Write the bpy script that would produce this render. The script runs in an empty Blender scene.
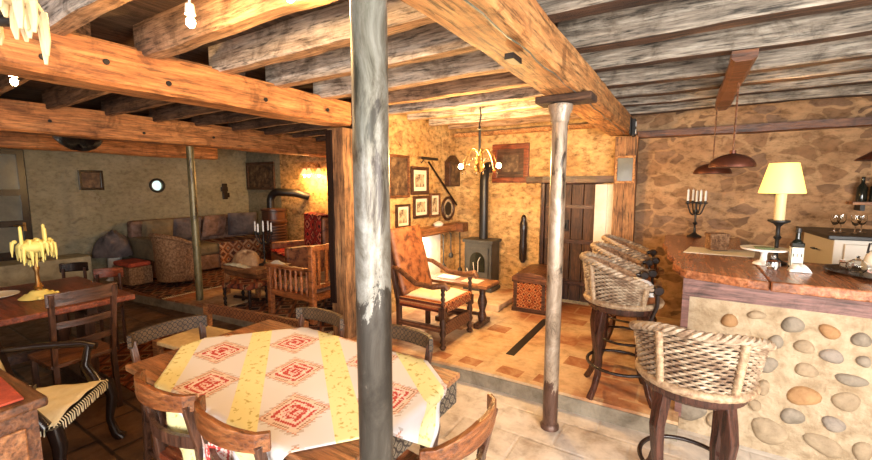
import bpy, math, random
from mathutils import Vector, Matrix
random.seed(7)
PI = math.pi
C = bpy.context.scene.collection
sin, cos = math.sin, math.cos

# ------------------------------------------------------------------ mesh builder
class MB:
    def __init__(s): s.v = []; s.f = []; s.m = []; s.mi = 0; s.uv = {}
    def add(s, vs, fs):
        b = len(s.v); s.v += [tuple(p) for p in vs]
        s.f += [tuple(b + i for i in f) for f in fs]; s.m += [s.mi] * len(fs)
        return s
    def box(s, x0, x1, y0, y1, z0, z1, M=None):
        vs = [Vector((x, y, z)) for z in (z0, z1) for y in (y0, y1) for x in (x0, x1)]
        if M: vs = [M @ p for p in vs]
        return s.add(vs, [(0, 2, 3, 1), (4, 5, 7, 6), (0, 1, 5, 4), (2, 6, 7, 3), (0, 4, 6, 2), (1, 3, 7, 5)])
    def bar(s, a, b, w, h, up=(0, 0, 1)):
        a = Vector(a); b = Vector(b); d = (b - a).normalized(); u = Vector(up)
        if abs(d.dot(u)) > .98: u = Vector((0, 1, 0))
        sx = d.cross(u).normalized(); uz = sx.cross(d)
        vs = [p + sx * (i * w / 2) + uz * (j * h / 2) for p in (a, b) for i, j in ((-1, -1), (1, -1), (1, 1), (-1, 1))]
        return s.add(vs, [(0, 3, 2, 1), (4, 5, 6, 7), (0, 1, 5, 4), (1, 2, 6, 5), (2, 3, 7, 6), (3, 0, 4, 7)])
    def tube(s, pts, r, n=8, closed=False, flat=None):
        pts = [Vector(p) for p in pts]; N = len(pts)
        rs = r if isinstance(r, (list, tuple)) else [r] * N
        vs = []; prev = None
        for i, p in enumerate(pts):
            if closed: d = pts[(i + 1) % N] - pts[i - 1]
            else: d = pts[min(i + 1, N - 1)] - pts[max(i - 1, 0)]
            d = d.normalized() if d.length > 1e-9 else Vector((0, 0, 1))
            if prev is None:
                u = Vector((0, 0, 1)) if abs(d.z) < .9 else Vector((1, 0, 0))
            else: u = prev
            a = d.cross(u).normalized(); b = a.cross(d).normalized(); prev = b
            for k in range(n):
                t = 2 * PI * k / n
                vs.append(p + a * (cos(t) * rs[i]) + b * (sin(t) * rs[i] * (flat or 1)))
        fs = []
        for i in range(N if closed else N - 1):
            j = (i + 1) % N
            for k in range(n):
                l = (k + 1) % n
                fs.append((i * n + k, i * n + l, j * n + l, j * n + k))
        if not closed:
            fs.append(tuple(range(n))[::-1]); fs.append(tuple((N - 1) * n + k for k in range(n)))
        return s.add(vs, fs)
    def lathe(s, prof, c=(0, 0, 0), n=20, sx=1, sy=1, M=None):
        vs = []; N = len(prof)
        for r, z in prof:
            for k in range(n):
                t = 2 * PI * k / n
                p = Vector((c[0] + r * cos(t) * sx, c[1] + r * sin(t) * sy, c[2] + z))
                vs.append(M @ p if M else p)
        fs = [(i * n + k, i * n + (k + 1) % n, (i + 1) * n + (k + 1) % n, (i + 1) * n + k) for i in range(N - 1) for k in range(n)]
        if prof[0][0] > 1e-6: fs.append(tuple(range(n))[::-1])
        if prof[-1][0] > 1e-6: fs.append(tuple((N - 1) * n + k for k in range(n)))
        return s.add(vs, fs)
    def ball(s, c, rx, ry=None, rz=None, n=12, M=None):
        ry = ry or rx; rz = rz or rx
        pr = [(max(1e-7, sin(PI * i / (n // 2 + 2))), -cos(PI * i / (n // 2 + 2))) for i in range(n // 2 + 3)]
        vs = []; 
        for r, z in pr:
            for k in range(n):
                t = 2 * PI * k / n; p = Vector((r * cos(t) * rx, r * sin(t) * ry, z * rz))
                if M: p = M @ p
                vs.append(Vector(c) + p)
        fs = [(i * n + k, i * n + (k + 1) % n, (i + 1) * n + (k + 1) % n, (i + 1) * n + k) for i in range(len(pr) - 1) for k in range(n)]
        return s.add(vs, fs)
    def prism(s, poly, z0, z1, M=None):
        n = len(poly); vs = [Vector((x, y, z)) for z in (z0, z1) for x, y in poly]
        if M: vs = [M @ p for p in vs]
        return s.add(vs, [tuple(range(n))[::-1], tuple(range(n, 2 * n))] + [(i, (i + 1) % n, n + (i + 1) % n, n + i) for i in range(n)])
    def grid(s, nu, nv, fn, thick=0):
        vs = [Vector(fn(i / nu, j / nv)) for j in range(nv + 1) for i in range(nu + 1)]
        fs = [(j * (nu + 1) + i, j * (nu + 1) + i + 1, (j + 1) * (nu + 1) + i + 1, (j + 1) * (nu + 1) + i) for j in range(nv) for i in range(nu)]
        return s.add(vs, fs)
    def obj(s, name, mat, parent=None, smooth=False, bevel=0, loc=None, sub=0, solid=0):
        me = bpy.data.meshes.new(name); me.from_pydata([tuple(v) for v in s.v], [], s.f)
        mats = mat if isinstance(mat, (list, tuple)) else [mat]
        for m in mats: me.materials.append(m)
        if len(mats) > 1: me.polygons.foreach_set('material_index', s.m)
        if smooth:
            me.polygons.foreach_set('use_smooth', [True] * len(me.polygons))
            me.update()
            try: me.set_sharp_from_angle(angle=math.radians(50))
            except Exception: pass
        me.update(); me.validate()
        o = bpy.data.objects.new(name, me); C.objects.link(o)
        if parent: o.parent = parent
        if loc: o.location = loc
        if solid:
            md = o.modifiers.new('s', 'SOLIDIFY'); md.thickness = solid; md.offset = -1
        if bevel:
            md = o.modifiers.new('b', 'BEVEL'); md.width = bevel; md.segments = 2; md.limit_method = 'ANGLE'
        if sub:
            md = o.modifiers.new('ss', 'SUBSURF'); md.levels = sub; md.render_levels = sub
        return o

def tag(o, label=None, cat=None, group=None, kind=None):
    if label: o['label'] = label
    if cat: o['category'] = cat
    if group: o['group'] = group
    if kind: o['kind'] = kind
    return o
def thing(name, label, cat, loc=(0, 0, 0), rz=0, group=None):
    o = bpy.data.objects.new(name, None); o.empty_display_size = .1; C.objects.link(o)
    o.location = loc; o.rotation_euler = (0, 0, rz)
    return tag(o, label, cat, group)
def struct(o): o['kind'] = 'structure'; return o
def dup(root, loc, rz, label=None, group=None):
    r = root.copy(); C.objects.link(r); r.location = loc; r.rotation_euler = (0, 0, rz)
    if label: r['label'] = label
    if group: r['group'] = group
    for ch in list(root.children):
        c = ch.copy(); C.objects.link(c); c.parent = r
        for g in list(ch.children):
            d = g.copy(); C.objects.link(d); d.parent = c
    return r

# ------------------------------------------------------------------ materials
class X:
    """tiny expression helper over Math nodes"""
    def __init__(s, nt, sock): s.nt = nt; s.k = sock
    def op(s, o, b=None, c=None):
        n = s.nt.nodes.new('ShaderNodeMath'); n.operation = o
        s.nt.links.new(s.k, n.inputs[0])
        for i, q in ((1, b), (2, c)):
            if q is None: continue
            if isinstance(q, X): s.nt.links.new(q.k, n.inputs[i])
            else: n.inputs[i].default_value = q
        return X(s.nt, n.outputs[0])
    def __add__(s, b): return s.op('ADD', b)
    def __sub__(s, b): return s.op('SUBTRACT', b)
    def __mul__(s, b): return s.op('MULTIPLY', b)
    def fr(s): return s.op('FRACT')
    def fl(s): return s.op('FLOOR')
    def ab(s): return s.op('ABSOLUTE')
    def lt(s, b): return s.op('LESS_THAN', b)
    def gt(s, b): return s.op('GREATER_THAN', b)
    def mn(s, b): return s.op('MINIMUM', b)
    def mx(s, b): return s.op('MAXIMUM', b)

def base(name, rough=.6, metal=0, spec=.5):
    m = bpy.data.materials.new(name); m.use_nodes = True
    nt = m.node_tree; b = nt.nodes['Principled BSDF']
    b.inputs['Roughness'].default_value = rough; b.inputs['Metallic'].default_value = metal
    try: b.inputs['Specular IOR Level'].default_value = spec
    except Exception: pass
    return m, nt, b
def plain(name, col, rough=.6, metal=0, spec=.5):
    m, nt, b = base(name, rough, metal, spec); b.inputs['Base Color'].default_value = (*col, 1)
    return m
def coords(nt, scale=(1, 1, 1), rot=(0, 0, 0), src='Object', loc=(0, 0, 0)):
    t = nt.nodes.new('ShaderNodeTexCoord'); mp = nt.nodes.new('ShaderNodeMapping')
    nt.links.new(t.outputs[src], mp.inputs[0])
    mp.inputs['Scale'].default_value = scale; mp.inputs['Rotation'].default_value = rot; mp.inputs['Location'].default_value = loc
    return mp.outputs[0]
def noise(nt, vec, scale, detail=6, rough=.6, dist=0):
    n = nt.nodes.new('ShaderNodeTexNoise'); nt.links.new(vec, n.inputs['Vector'])
    n.inputs['Scale'].default_value = scale; n.inputs['Detail'].default_value = detail
    n.inputs['Roughness'].default_value = rough; n.inputs['Distortion'].default_value = dist
    return n.outputs['Fac']
def ramp(nt, fac, stops, const=False):
    r = nt.nodes.new('ShaderNodeValToRGB'); nt.links.new(fac, r.inputs[0])
    if const: r.color_ramp.interpolation = 'CONSTANT'
    el = r.color_ramp.elements
    while len(el) > 1: el.remove(el[0])
    el[0].position = stops[0][0]; el[0].color = (*stops[0][1], 1)
    for p, c in stops[1:]:
        e = el.new(p); e.color = (*c, 1)
    return r.outputs[0]
def mix(nt, a, b, fac, mode='MIX'):
    n = nt.nodes.new('ShaderNodeMix'); n.data_type = 'RGBA'; n.blend_type = mode
    for s_, q in ((n.inputs[6], a), (n.inputs[7], b), (n.inputs[0], fac)):
        if isinstance(q, X): nt.links.new(q.k, s_)
        elif hasattr(q, 'is_linked'): nt.links.new(q, s_)
        elif isinstance(q, tuple): s_.default_value = (*q, 1)
        else: s_.default_value = q
    return n.outputs[2]
def bump(nt, b, h, st=.4, d=.01):
    n = nt.nodes.new('ShaderNodeBump'); n.inputs['Strength'].default_value = st; n.inputs['Distance'].default_value = d
    nt.links.new(h, n.inputs['Height']); nt.links.new(n.outputs[0], b.inputs['Normal'])
def wood(name, c0, c1, c2, axis='x', rough=.55, sc=1.0, crack=.35, st=.5):
    m, nt, b = base(name, rough)
    s = {'x': (.35, 4, 4), 'y': (4, .35, 4), 'z': (4, 4, .35)}[axis]
    v = coords(nt, tuple(q * sc for q in s))
    n1 = noise(nt, v, 5, 8, .65, .6); n2 = noise(nt, v, 14, 6, .7, .3)
    col = ramp(nt, n1, [(.28, c0), (.5, c1), (.72, c2)])
    n3 = noise(nt, coords(nt, (1, 1, 1)), 5, 6, .7, .5)
    dk = ramp(nt, n2, [(.36, (crack,) * 3), (.47, (.85, .85, .85)), (.62, (1.25, 1.25, 1.25))])
    col = mix(nt, col, ramp(nt, n3, [(.36, (.42, .38, .34)), (.48, (1, 1, 1)), (.64, (1.2, 1.2, 1.2))]), .8, 'MULTIPLY')
    col = mix(nt, col, dk, 1.0, 'MULTIPLY')
    nt.links.new(col, b.inputs['Base Color']); bump(nt, b, n2, st, .01)
    return m
def mottled(name, stops, scale=3, rough=.8, st=.4, dist=.3, metal=0, d=.02):
    m, nt, b = base(name, rough, metal)
    v = coords(nt); n1 = noise(nt, v, scale, 10, .65, dist)
    nt.links.new(ramp(nt, n1, stops), b.inputs['Base Color'])
    n2 = noise(nt, v, scale * 4, 8, .7); bump(nt, b, n2, st, d)
    return m
def stonewall(name, mortar, mortar2, stones, scale=4.5, amount=.45, rough=.9, st=.8, fc=1.0):
    """rubble stones showing through lime render"""
    m, nt, b = base(name, rough, 0, .25)
    v = coords(nt, (1, 1, 1.6))
    nz = noise(nt, v, 3.5, 4, .6)
    # warp
    add = nt.nodes.new('ShaderNodeVectorMath'); add.operation = 'MULTIPLY_ADD'
    nn = nt.nodes.new('ShaderNodeTexNoise'); nn.inputs['Scale'].default_value = 3; nt.links.new(v, nn.inputs['Vector'])
    nt.links.new(nn.outputs['Color'], add.inputs[0]); add.inputs[1].default_value = (.25, .25, .25); nt.links.new(v, add.inputs[2])
    vo = nt.nodes.new('ShaderNodeTexVoronoi'); vo.feature = 'F1'; nt.links.new(add.outputs[0], vo.inputs['Vector']); vo.inputs['Scale'].default_value = scale
    ve = nt.nodes.new('ShaderNodeTexVoronoi'); ve.feature = 'DISTANCE_TO_EDGE'; nt.links.new(add.outputs[0], ve.inputs['Vector']); ve.inputs['Scale'].default_value = scale
    sep = nt.nodes.new('ShaderNodeSeparateColor'); nt.links.new(vo.outputs['Color'], sep.inputs[0])
    rnd = X(nt, sep.outputs[0]); edge = X(nt, ve.outputs[0])
    fine = noise(nt, v, 11, 10, .70)
    mid = noise(nt, v, 1.6, 6, .6)
    stn = ramp(nt, sep.outputs[1], stones)
    mor = ramp(nt, mid, [(.35, mortar), (.62, mortar2)])
    mask = edge.gt(.07) * rnd.lt(amount)
    edgeline = (edge.lt(.07) * edge.gt(.025) * rnd.lt(amount))
    # soft mask by noise
    soft = ramp(nt, (X(nt, nz) * .55 + X(nt, fine) * .45 + mask * .28).k, [(.52, (0, 0, 0)), (.80, (1, 1, 1))])
    col = mix(nt, mor, stn, soft)
    col = mix(nt, col, (.12, .07, .04), edgeline * .15)
    col = mix(nt, col, ramp(nt, fine, [(.34, (.30, .25, .20)), (.5, (.95, .95, .95)), (.66, (1.35, 1.32, 1.3))]), .95 * fc, 'MULTIPLY')
    nt.links.new(col, b.inputs['Base Color'])
    h = (mask * .35 + X(nt, fine) * .7 + X(nt, nz) * .5)
    bump(nt, b, h.k, st, .035)
    return m
def emis(name, col, st):
    m, nt, b = base(name, .5); b.inputs['Base Color'].default_value = (*col, 1)
    b.inputs['Emission Color'].default_value = (*col, 1); b.inputs['Emission Strength'].default_value = st
    return m
def xyz(nt, vec):
    s = nt.nodes.new('ShaderNodeSeparateXYZ'); nt.links.new(vec, s.inputs[0])
    return X(nt, s.outputs[0]), X(nt, s.outputs[1]), X(nt, s.outputs[2])
def kilim(name, bg, c1, c2, c3, cell=.25, res=.015, rough=.95, axes='xy'):
    m, nt, b = base(name, rough, 0, .1)
    x, y, z = xyz(nt, coords(nt))
    q = {'x': x, 'y': y, 'z': z}
    u = (q[axes[0]] * (1 / res)).fl() * (res / cell); v = (q[axes[1]] * (1 / res)).fl() * (res / cell)
    d = (u.fr() - .5).ab() + (v.fr() - .5).ab()
    col = ramp(nt, d.k, [(0, c2), (.1, c3), (.17, c1), (.3, bg), (.38, c2), (.46, c1), (.6, c3), (.7, bg), (.8, c2)], True)
    n = noise(nt, coords(nt), 60, 3)
    col = mix(nt, col, ramp(nt, n, [(.3, (.6, .6, .6)), (.6, (1.1, 1.1, 1.1))]), .8, 'MULTIPLY')
    nt.links.new(col, b.inputs['Base Color']); bump(nt, b, n, .4, .005)
    return m
def carved(name, dark, light, cell=.05, rough=.5, axes='xz'):
    m, nt, b = base(name, rough)
    x, y, z = xyz(nt, coords(nt))
    q = {'x': x, 'y': y, 'z': z}
    u = (q[axes[0]] * (1 / cell)).fr() - .5; v = (q[axes[1]] * (1 / cell)).fr() - .5
    r2 = (u * u + v * v).op('SQRT')
    pet = (u * v).ab()
    h = (r2.gt(.2) * r2.lt(.36)).mx((pet.lt(.006)) * r2.lt(.2)).mx(r2.gt(.52))
    n = noise(nt, coords(nt), 25, 4)
    col = mix(nt, dark, light, h * X(nt, ramp(nt, n, [(.3, (.3,) * 3), (.6, (1,) * 3)])))
    nt.links.new(col, b.inputs['Base Color']); bump(nt, b, h.k, .8, .006)
    return m

M = {}
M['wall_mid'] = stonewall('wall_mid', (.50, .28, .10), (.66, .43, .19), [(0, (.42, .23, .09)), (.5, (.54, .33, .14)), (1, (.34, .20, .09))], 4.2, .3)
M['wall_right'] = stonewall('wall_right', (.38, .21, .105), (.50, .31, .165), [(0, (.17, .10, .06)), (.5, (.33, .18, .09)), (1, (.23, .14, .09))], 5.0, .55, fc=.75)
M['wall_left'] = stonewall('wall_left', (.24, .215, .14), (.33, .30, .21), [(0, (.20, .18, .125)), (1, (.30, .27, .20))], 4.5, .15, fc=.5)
M['plaster'] = mottled('plaster', [(.3, (.40, .29, .20)), (.7, (.56, .44, .32))], 3, .9)
M['white_plaster'] = mottled('white_plaster', [(.3, (.62, .55, .46)), (.6, (.85, .80, .72))], 3, .9)
M['orange_plaster'] = mottled('orange_plaster', [(.3, (.42, .22, .08)), (.6, (.70, .42, .17))], 4, .9)
M['beam'] = wood('beam', (.26, .085, .025), (.52, .20, .06), (.66, .31, .11), 'y', .6, 1.0, .35)
M['beam_pale'] = wood('beam_pale', (.25, .09, .028), (.50, .225, .075), (.64, .35, .14), 'y', .6, 1.0, .22)
M['joist'] = wood('joist', (.06, .045, .035), (.26, .22, .175), (.54, .49, .41), 'x', .85, 1.1, .15, 1.0)
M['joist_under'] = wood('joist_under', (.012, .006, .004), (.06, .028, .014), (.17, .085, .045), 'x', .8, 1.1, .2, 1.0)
M['joist_dark'] = wood('joist_dark', (.04, .02, .012), (.12, .065, .035), (.22, .13, .08), 'x', .8, 1.1, .2, 1.0)  # shaded sides of the left joists, darkness put into the wood colour
M['joist_tan'] = wood('joist_tan', (.20, .10, .05), (.42, .24, .12), (.60, .40, .24), 'x', .8, 1.1, .3, 1.0)
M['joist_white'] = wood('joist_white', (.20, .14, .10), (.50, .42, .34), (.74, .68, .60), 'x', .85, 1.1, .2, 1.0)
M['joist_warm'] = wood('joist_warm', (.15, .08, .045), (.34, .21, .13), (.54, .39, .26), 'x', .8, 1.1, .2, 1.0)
M['board'] = wood('board', (.03, .018, .012), (.09, .055, .035), (.16, .10, .07), 'y', .85, 1.0, .3)
M['post_wood'] = wood('post_wood', (.09, .04, .02), (.30, .14, .055), (.46, .26, .11), 'z', .65, 1.0, .12, 1.0)
M['dark_wood'] = wood('dark_wood', (.025, .012, .008), (.07, .03, .018), (.15, .065, .035), 'x', .32)
M['dark_wood_z'] = wood('dark_wood_z', (.025, .012, .008), (.07, .03, .018), (.15, .065, .035), 'z', .32)
M['red_wood'] = wood('red_wood', (.07, .016, .007), (.20, .045, .018), (.34, .10, .04), 'x', .28, 1.3)
M['brown_wood'] = wood('brown_wood', (.05, .018, .008), (.15, .055, .022), (.28, .12, .05), 'x', .35, 1.3)
M['mid_wood'] = wood('mid_wood', (.11, .04, .015), (.30, .12, .045), (.46, .22, .09), 'x', .4, 1.2)
M['mid_wood_y'] = wood('mid_wood_y', (.11, .04, .015), (.30, .12, .045), (.46, .22, .09), 'y', .4, 1.2)
M['door_wood'] = wood('door_wood', (.02, .009, .005), (.075, .032, .016), (.15, .07, .035), 'z', .6, 1.2)
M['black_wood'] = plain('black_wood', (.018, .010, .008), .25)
M['stool_leg'] = wood('stool_leg', (.02, .008, .006), (.05, .018, .012), (.11, .04, .025), 'z', .22)
M['iron'] = plain('iron', (.02, .018, .017), .5, .3)
M['stove'] = mottled('stove', [(.3, (.02, .02, .019)), (.7, (.07, .068, .062))], 5, .5, .1)
M['brown_enamel'] = plain('brown_enamel', (.07, .028, .014), .35)
M['brass'] = plain('brass', (.26, .14, .045), .4, .8)
M['copper'] = mottled('copper', [(.3, (.06, .02, .012)), (.7, (.17, .055, .03))], 6, .4, .1, .3, .55)
M['wax'] = plain('wax', (.70, .54, .30), .5)
M['yellow_wax'] = plain('yellow_wax', (.92, .82, .28), .5)
M['white'] = plain('white', (.86, .84, .80), .5)
M['paper'] = plain('paper', (.82, .74, .58), .8)
M['cream_paint'] = plain('cream_paint', (.74, .66, .56), .45)
M['black'] = plain('black', (.012, .011, .011), .4)
M['dark_glass'] = plain('dark_glass', (.012, .014, .010), .08)
M['canvas'] = mottled('canvas', [(.35, (.02, .012, .01)), (.5, (.10, .055, .03)), (.68, (.26, .17, .09))], 9, .6, .05)
M['print'] = mottled('print', [(.42, (.14, .09, .05)), (.52, (.56, .44, .28)), (.8, (.68, .56, .38))], 16, .6, .05)
M['terracotta'] = mottled('terracotta', [(.35, (.26, .08, .03)), (.5, (.38, .16, .07)), (.65, (.50, .30, .16))], 7, .6, .3)
M['riser'] = mottled('riser', [(.3, (.14, .11, .075)), (.6, (.32, .27, .20))], 7, .85, .6)
M['leather'] = mottled('leather', [(.38, (.08, .022, .01)), (.48, (.26, .085, .03)), (.64, (.38, .15, .055))], 11, .5, .2)
M['red_cloth'] = mottled('red_cloth', [(.3, (.22, .03, .015)), (.6, (.50, .08, .035))], 12, .9, .3)
M['dark_cloth'] = mottled('dark_cloth', [(.3, (.05, .045, .055)), (.6, (.16, .13, .13)), (.75, (.30, .24, .22))], 6, .95, .3)
M['olive_cloth'] = mottled('olive_cloth', [(.3, (.10, .08, .05)), (.6, (.22, .17, .10))], 6, .95, .3)
M['sofa_cloth'] = mottled('sofa_cloth', [(.35, (.12, .07, .05)), (.5, (.24, .14, .10)), (.65, (.30, .20, .17))], 9, .95, .3)
M['cream_cloth'] = mottled('cream_cloth', [(.3, (.70, .60, .38)), (.7, (.88, .80, .58))], 8, .95, .3)
M['rug_red'] = kilim('rug_red', (.11, .025, .015), (.19, .05, .025), (.05, .02, .015), (.26, .15, .08), .30)
M['rug_dark'] = kilim('rug_dark', (.07, .035, .03), (.20, .07, .04), (.04, .03, .03), (.28, .18, .12), .26)
M['kilim_throw'] = kilim('kilim_throw', (.34, .12, .05), (.46, .20, .09), (.10, .05, .04), (.56, .40, .24), .2, .014, .95, 'yz')
M['plaid'] = kilim('plaid', (.55, .07, .04), (.42, .04, .03), (.04, .02, .02), (.62, .30, .16), .17, .02, .95, 'xz')
M['tapestry'] = kilim('tapestry', (.28, .06, .025), (.40, .12, .04), (.08, .025, .015), (.46, .24, .10), .07, .009, .95, 'xz')
M['rush'] = mottled('rush', [(.3, (.60, .40, .18)), (.7, (.82, .62, .32))], 20, .8, .4)
M['wicker'] = mottled('wicker', [(.38, (.17, .10, .06)), (.5, (.30, .21, .135)), (.64, (.50, .40, .29))], 12, .5, .3)
M['wicker_back'] = plain('wicker_back', (.025, .012, .008), .8)
M['wicker_rope'] = mottled('wicker_rope', [(.36, (.20, .11, .06)), (.62, (.46, .33, .20))], 40, .5, .3)
M['wicker_brown'] = mottled('wicker_brown', [(.36, (.10, .045, .02)), (.5, (.26, .13, .06)), (.64, (.40, .24, .13))], 34, .6, .6)
M['carved_dark'] = carved('carved_dark', (.014, .008, .006), (.13, .075, .035), .030)
M['carved_brown'] = carved('carved_brown', (.06, .018, .009), (.24, .10, .045), .042)
M['carved_y'] = carved('carved_y', (.03, .02, .016), (.24, .19, .13), .045, .5, 'yz')
M['mortar'] = mottled('mortar', [(.35, (.34, .24, .14)), (.5, (.48, .36, .23)), (.65, (.58, .46, .31))], 9, .95, 1.0, .3)
for i, (a, b_) in enumerate((((.24, .17, .10), (.44, .33, .21)), ((.15, .12, .085), (.32, .265, .20)), ((.26, .13, .05), (.44, .25, .11)), ((.19, .155, .125), (.36, .30, .24)))):
    M['cobble%d' % i] = mottled('cobble%d' % i, [(.3, a), (.7, b_)], 14, .75, .4)
# weathered paint on the steel posts; black primer below a given height
def steel(name, a, b2, c3, patch, zlow, low):
    m, nt, b = base(name, .36, .3)
    v = coords(nt, (1, 1, .45)); n1 = noise(nt, v, 9, 10, .75, .8); n2 = noise(nt, v, 2.2, 3, .5)
    c_ = ramp(nt, n1, [(.38, (.03, .02, .014)), (.45, a), (.57, b2), (.68, c3)])
    c_ = mix(nt, c_, patch, X(nt, ramp(nt, n2, [(.45, (0, 0, 0)), (.65, (1, 1, 1))])) * .5)
    x, y, z = xyz(nt, coords(nt))
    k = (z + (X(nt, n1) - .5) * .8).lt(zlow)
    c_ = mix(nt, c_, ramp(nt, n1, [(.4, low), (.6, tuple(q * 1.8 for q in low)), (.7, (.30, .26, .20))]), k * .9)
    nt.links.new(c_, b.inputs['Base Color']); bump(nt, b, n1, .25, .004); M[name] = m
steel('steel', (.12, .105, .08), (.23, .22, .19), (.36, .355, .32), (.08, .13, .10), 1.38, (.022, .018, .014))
steel('steel_tan', (.26, .19, .13), (.42, .33, .25), (.60, .52, .44), (.24, .20, .16), .30, (.07, .03, .02))
steel('steel_olive', (.13, .11, .055), (.20, .17, .09), (.28, .24, .14), (.14, .13, .07), -1, (.05, .04, .02))
# floor materials: pale worn screed + terracotta + dark slabs
def floor_mat(name, screed, tile, mixpt, dark=None):
    m, nt, b = base(name, .42, 0, .5)
    v = coords(nt)
    n1 = noise(nt, v, .9, 8, .6, .4); n2 = noise(nt, v, 7, 10, .7, .3)
    br = nt.nodes.new('ShaderNodeTexBrick'); nt.links.new(v, br.inputs['Vector'])
    br.inputs['Scale'].default_value = 1; br.inputs['Brick Width'].default_value = .42; br.inputs['Row Height'].default_value = .30
    br.inputs['Mortar Size'].default_value = .014; br.inputs['Mortar Smooth'].default_value = .6
    br.inputs['Color1'].default_value = (*tile[0], 1); br.inputs['Color2'].default_value = (*tile[1], 1); br.inputs['Mortar'].default_value = (*tile[2], 1)
    scr = ramp(nt, n1, [(.3, screed[0]), (.5, screed[1]), (.68, screed[2])])
    msk = ramp(nt, n1, [(mixpt - .06, (0, 0, 0)), (mixpt + .06, (1, 1, 1))])
    col = mix(nt, br.outputs['Color'], scr, msk)
    col = mix(nt, col, ramp(nt, n2, [(.3, (.55, .5, .45)), (.5, (.95, .95, .95)), (.7, (1.15, 1.15, 1.15))]), .9, 'MULTIPLY')
    nt.links.new(col, b.inputs['Base Color'])
    nt.links.new(ramp(nt, n2, [(.3, (.65,) * 3), (.7, (.28,) * 3)]), b.inputs['Roughness'])
    bump(nt, b, (X(nt, n2) * .5 + X(nt, br.outputs['Fac']) * -.6).k, .35, .012)
    return m
M['floor_low'] = floor_mat('floor_low', ((.36, .28, .21), (.60, .52, .44), (.72, .67, .61)), ((.22, .14, .09), (.32, .22, .14), (.12, .08, .06)), .40)
M['floor_slab'] = floor_mat('floor_slab', ((.10, .05, .025), (.19, .10, .05), (.30, .17, .085)), ((.08, .04, .02), (.14, .07, .035), (.03, .015, .01)), .62)
M['floor_up'] = floor_mat('floor_up', ((.34, .15, .06), (.58, .36, .19), (.72, .55, .36)), ((.28, .08, .03), (.38, .13, .05), (.46, .28, .15)), .46)
M['bar_top'] = wood('bar_top', (.16, .05, .02), (.34, .12, .05), (.52, .24, .12), 'y', .2, .8, .5, .2)
M['fascia'] = wood('fascia', (.11, .05, .04), (.18, .085, .07), (.26, .13, .11), 'x', .5)
# tablecloth
m, nt, b = base('tablecloth', .9, 0, .1)
x, y, z = xyz(nt, coords(nt, src='UV')); r_ = .0085
u = (x * (1 / r_)).fl() * r_; v_ = (y * (1 / r_)).fl() * r_
vv = ((v_ + .035) * (1 / .373)); fv = (vv.fr() - .5).ab()      # .5 at medallion centres, 0 at stripe centres
fv2 = fv * -1 + .5
fu = (((u + 1.585) * (1 / .373)).fr() - .5).ab() * -1 + .5
stripe = fv2.gt(.355)
d = fv2 * .98 + fu * .88
ringc = ramp(nt, d.k, [(0, (.50, .06, .05)), (.06, (.74, .52, .46)), (.09, (.50, .07, .06)), (.16, (.78, .60, .52)), (.20, (.50, .08, .07)), (.25, (.74, .60, .52)), (.29, (.36, .20, .14)), (.305, (.74, .58, .48)), (.335, (.58, .30, .22)), (.352, (.70, .69, .70))], True)
teeth = ((fu * 28).fr().gt(.5)) * d.gt(.352) * d.lt(.40)
ringc = mix(nt, ringc, (.50, .42, .38), teeth * .8)
spl = noise(nt, coords(nt, (1, 1, 1), src='UV'), 34, 2)
ringc = mix(nt, ringc, (.85, .78, .74), X(nt, ramp(nt, spl, [(.53, (0, 0, 0)), (.58, (1, 1, 1))])) * d.lt(.25) * .7)
sn = ramp(nt, spl, [(.34, (.50, .42, .14)), (.42, (.80, .74, .38))])
col = mix(nt, ringc, sn, stripe)
nt.links.new(col, b.inputs['Base Color']); n = noise(nt, coords(nt), 180, 2); bump(nt, b, n, .2, .002); M['tablecloth'] = m
# glass
m, nt, b = base('glass', .03); b.inputs['Transmission Weight'].default_value = 1; b.inputs['IOR'].default_value = 1.45; b.inputs['Base Color'].default_value = (.95, .95, .93, 1); M['glass'] = m
M['bulb'] = emis('bulb', (1, .72, .34), 40)
M['lampshade'] = emis('lampshade', (1, .66, .16), 1.05)
M['sky_pane'] = emis('sky_pane', (.62, .80, .78), .7)
M['dim_pane'] = mottled('dim_pane', [(.3, (.10, .11, .10)), (.7, (.20, .21, .19))], 3, .15, .02)

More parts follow.
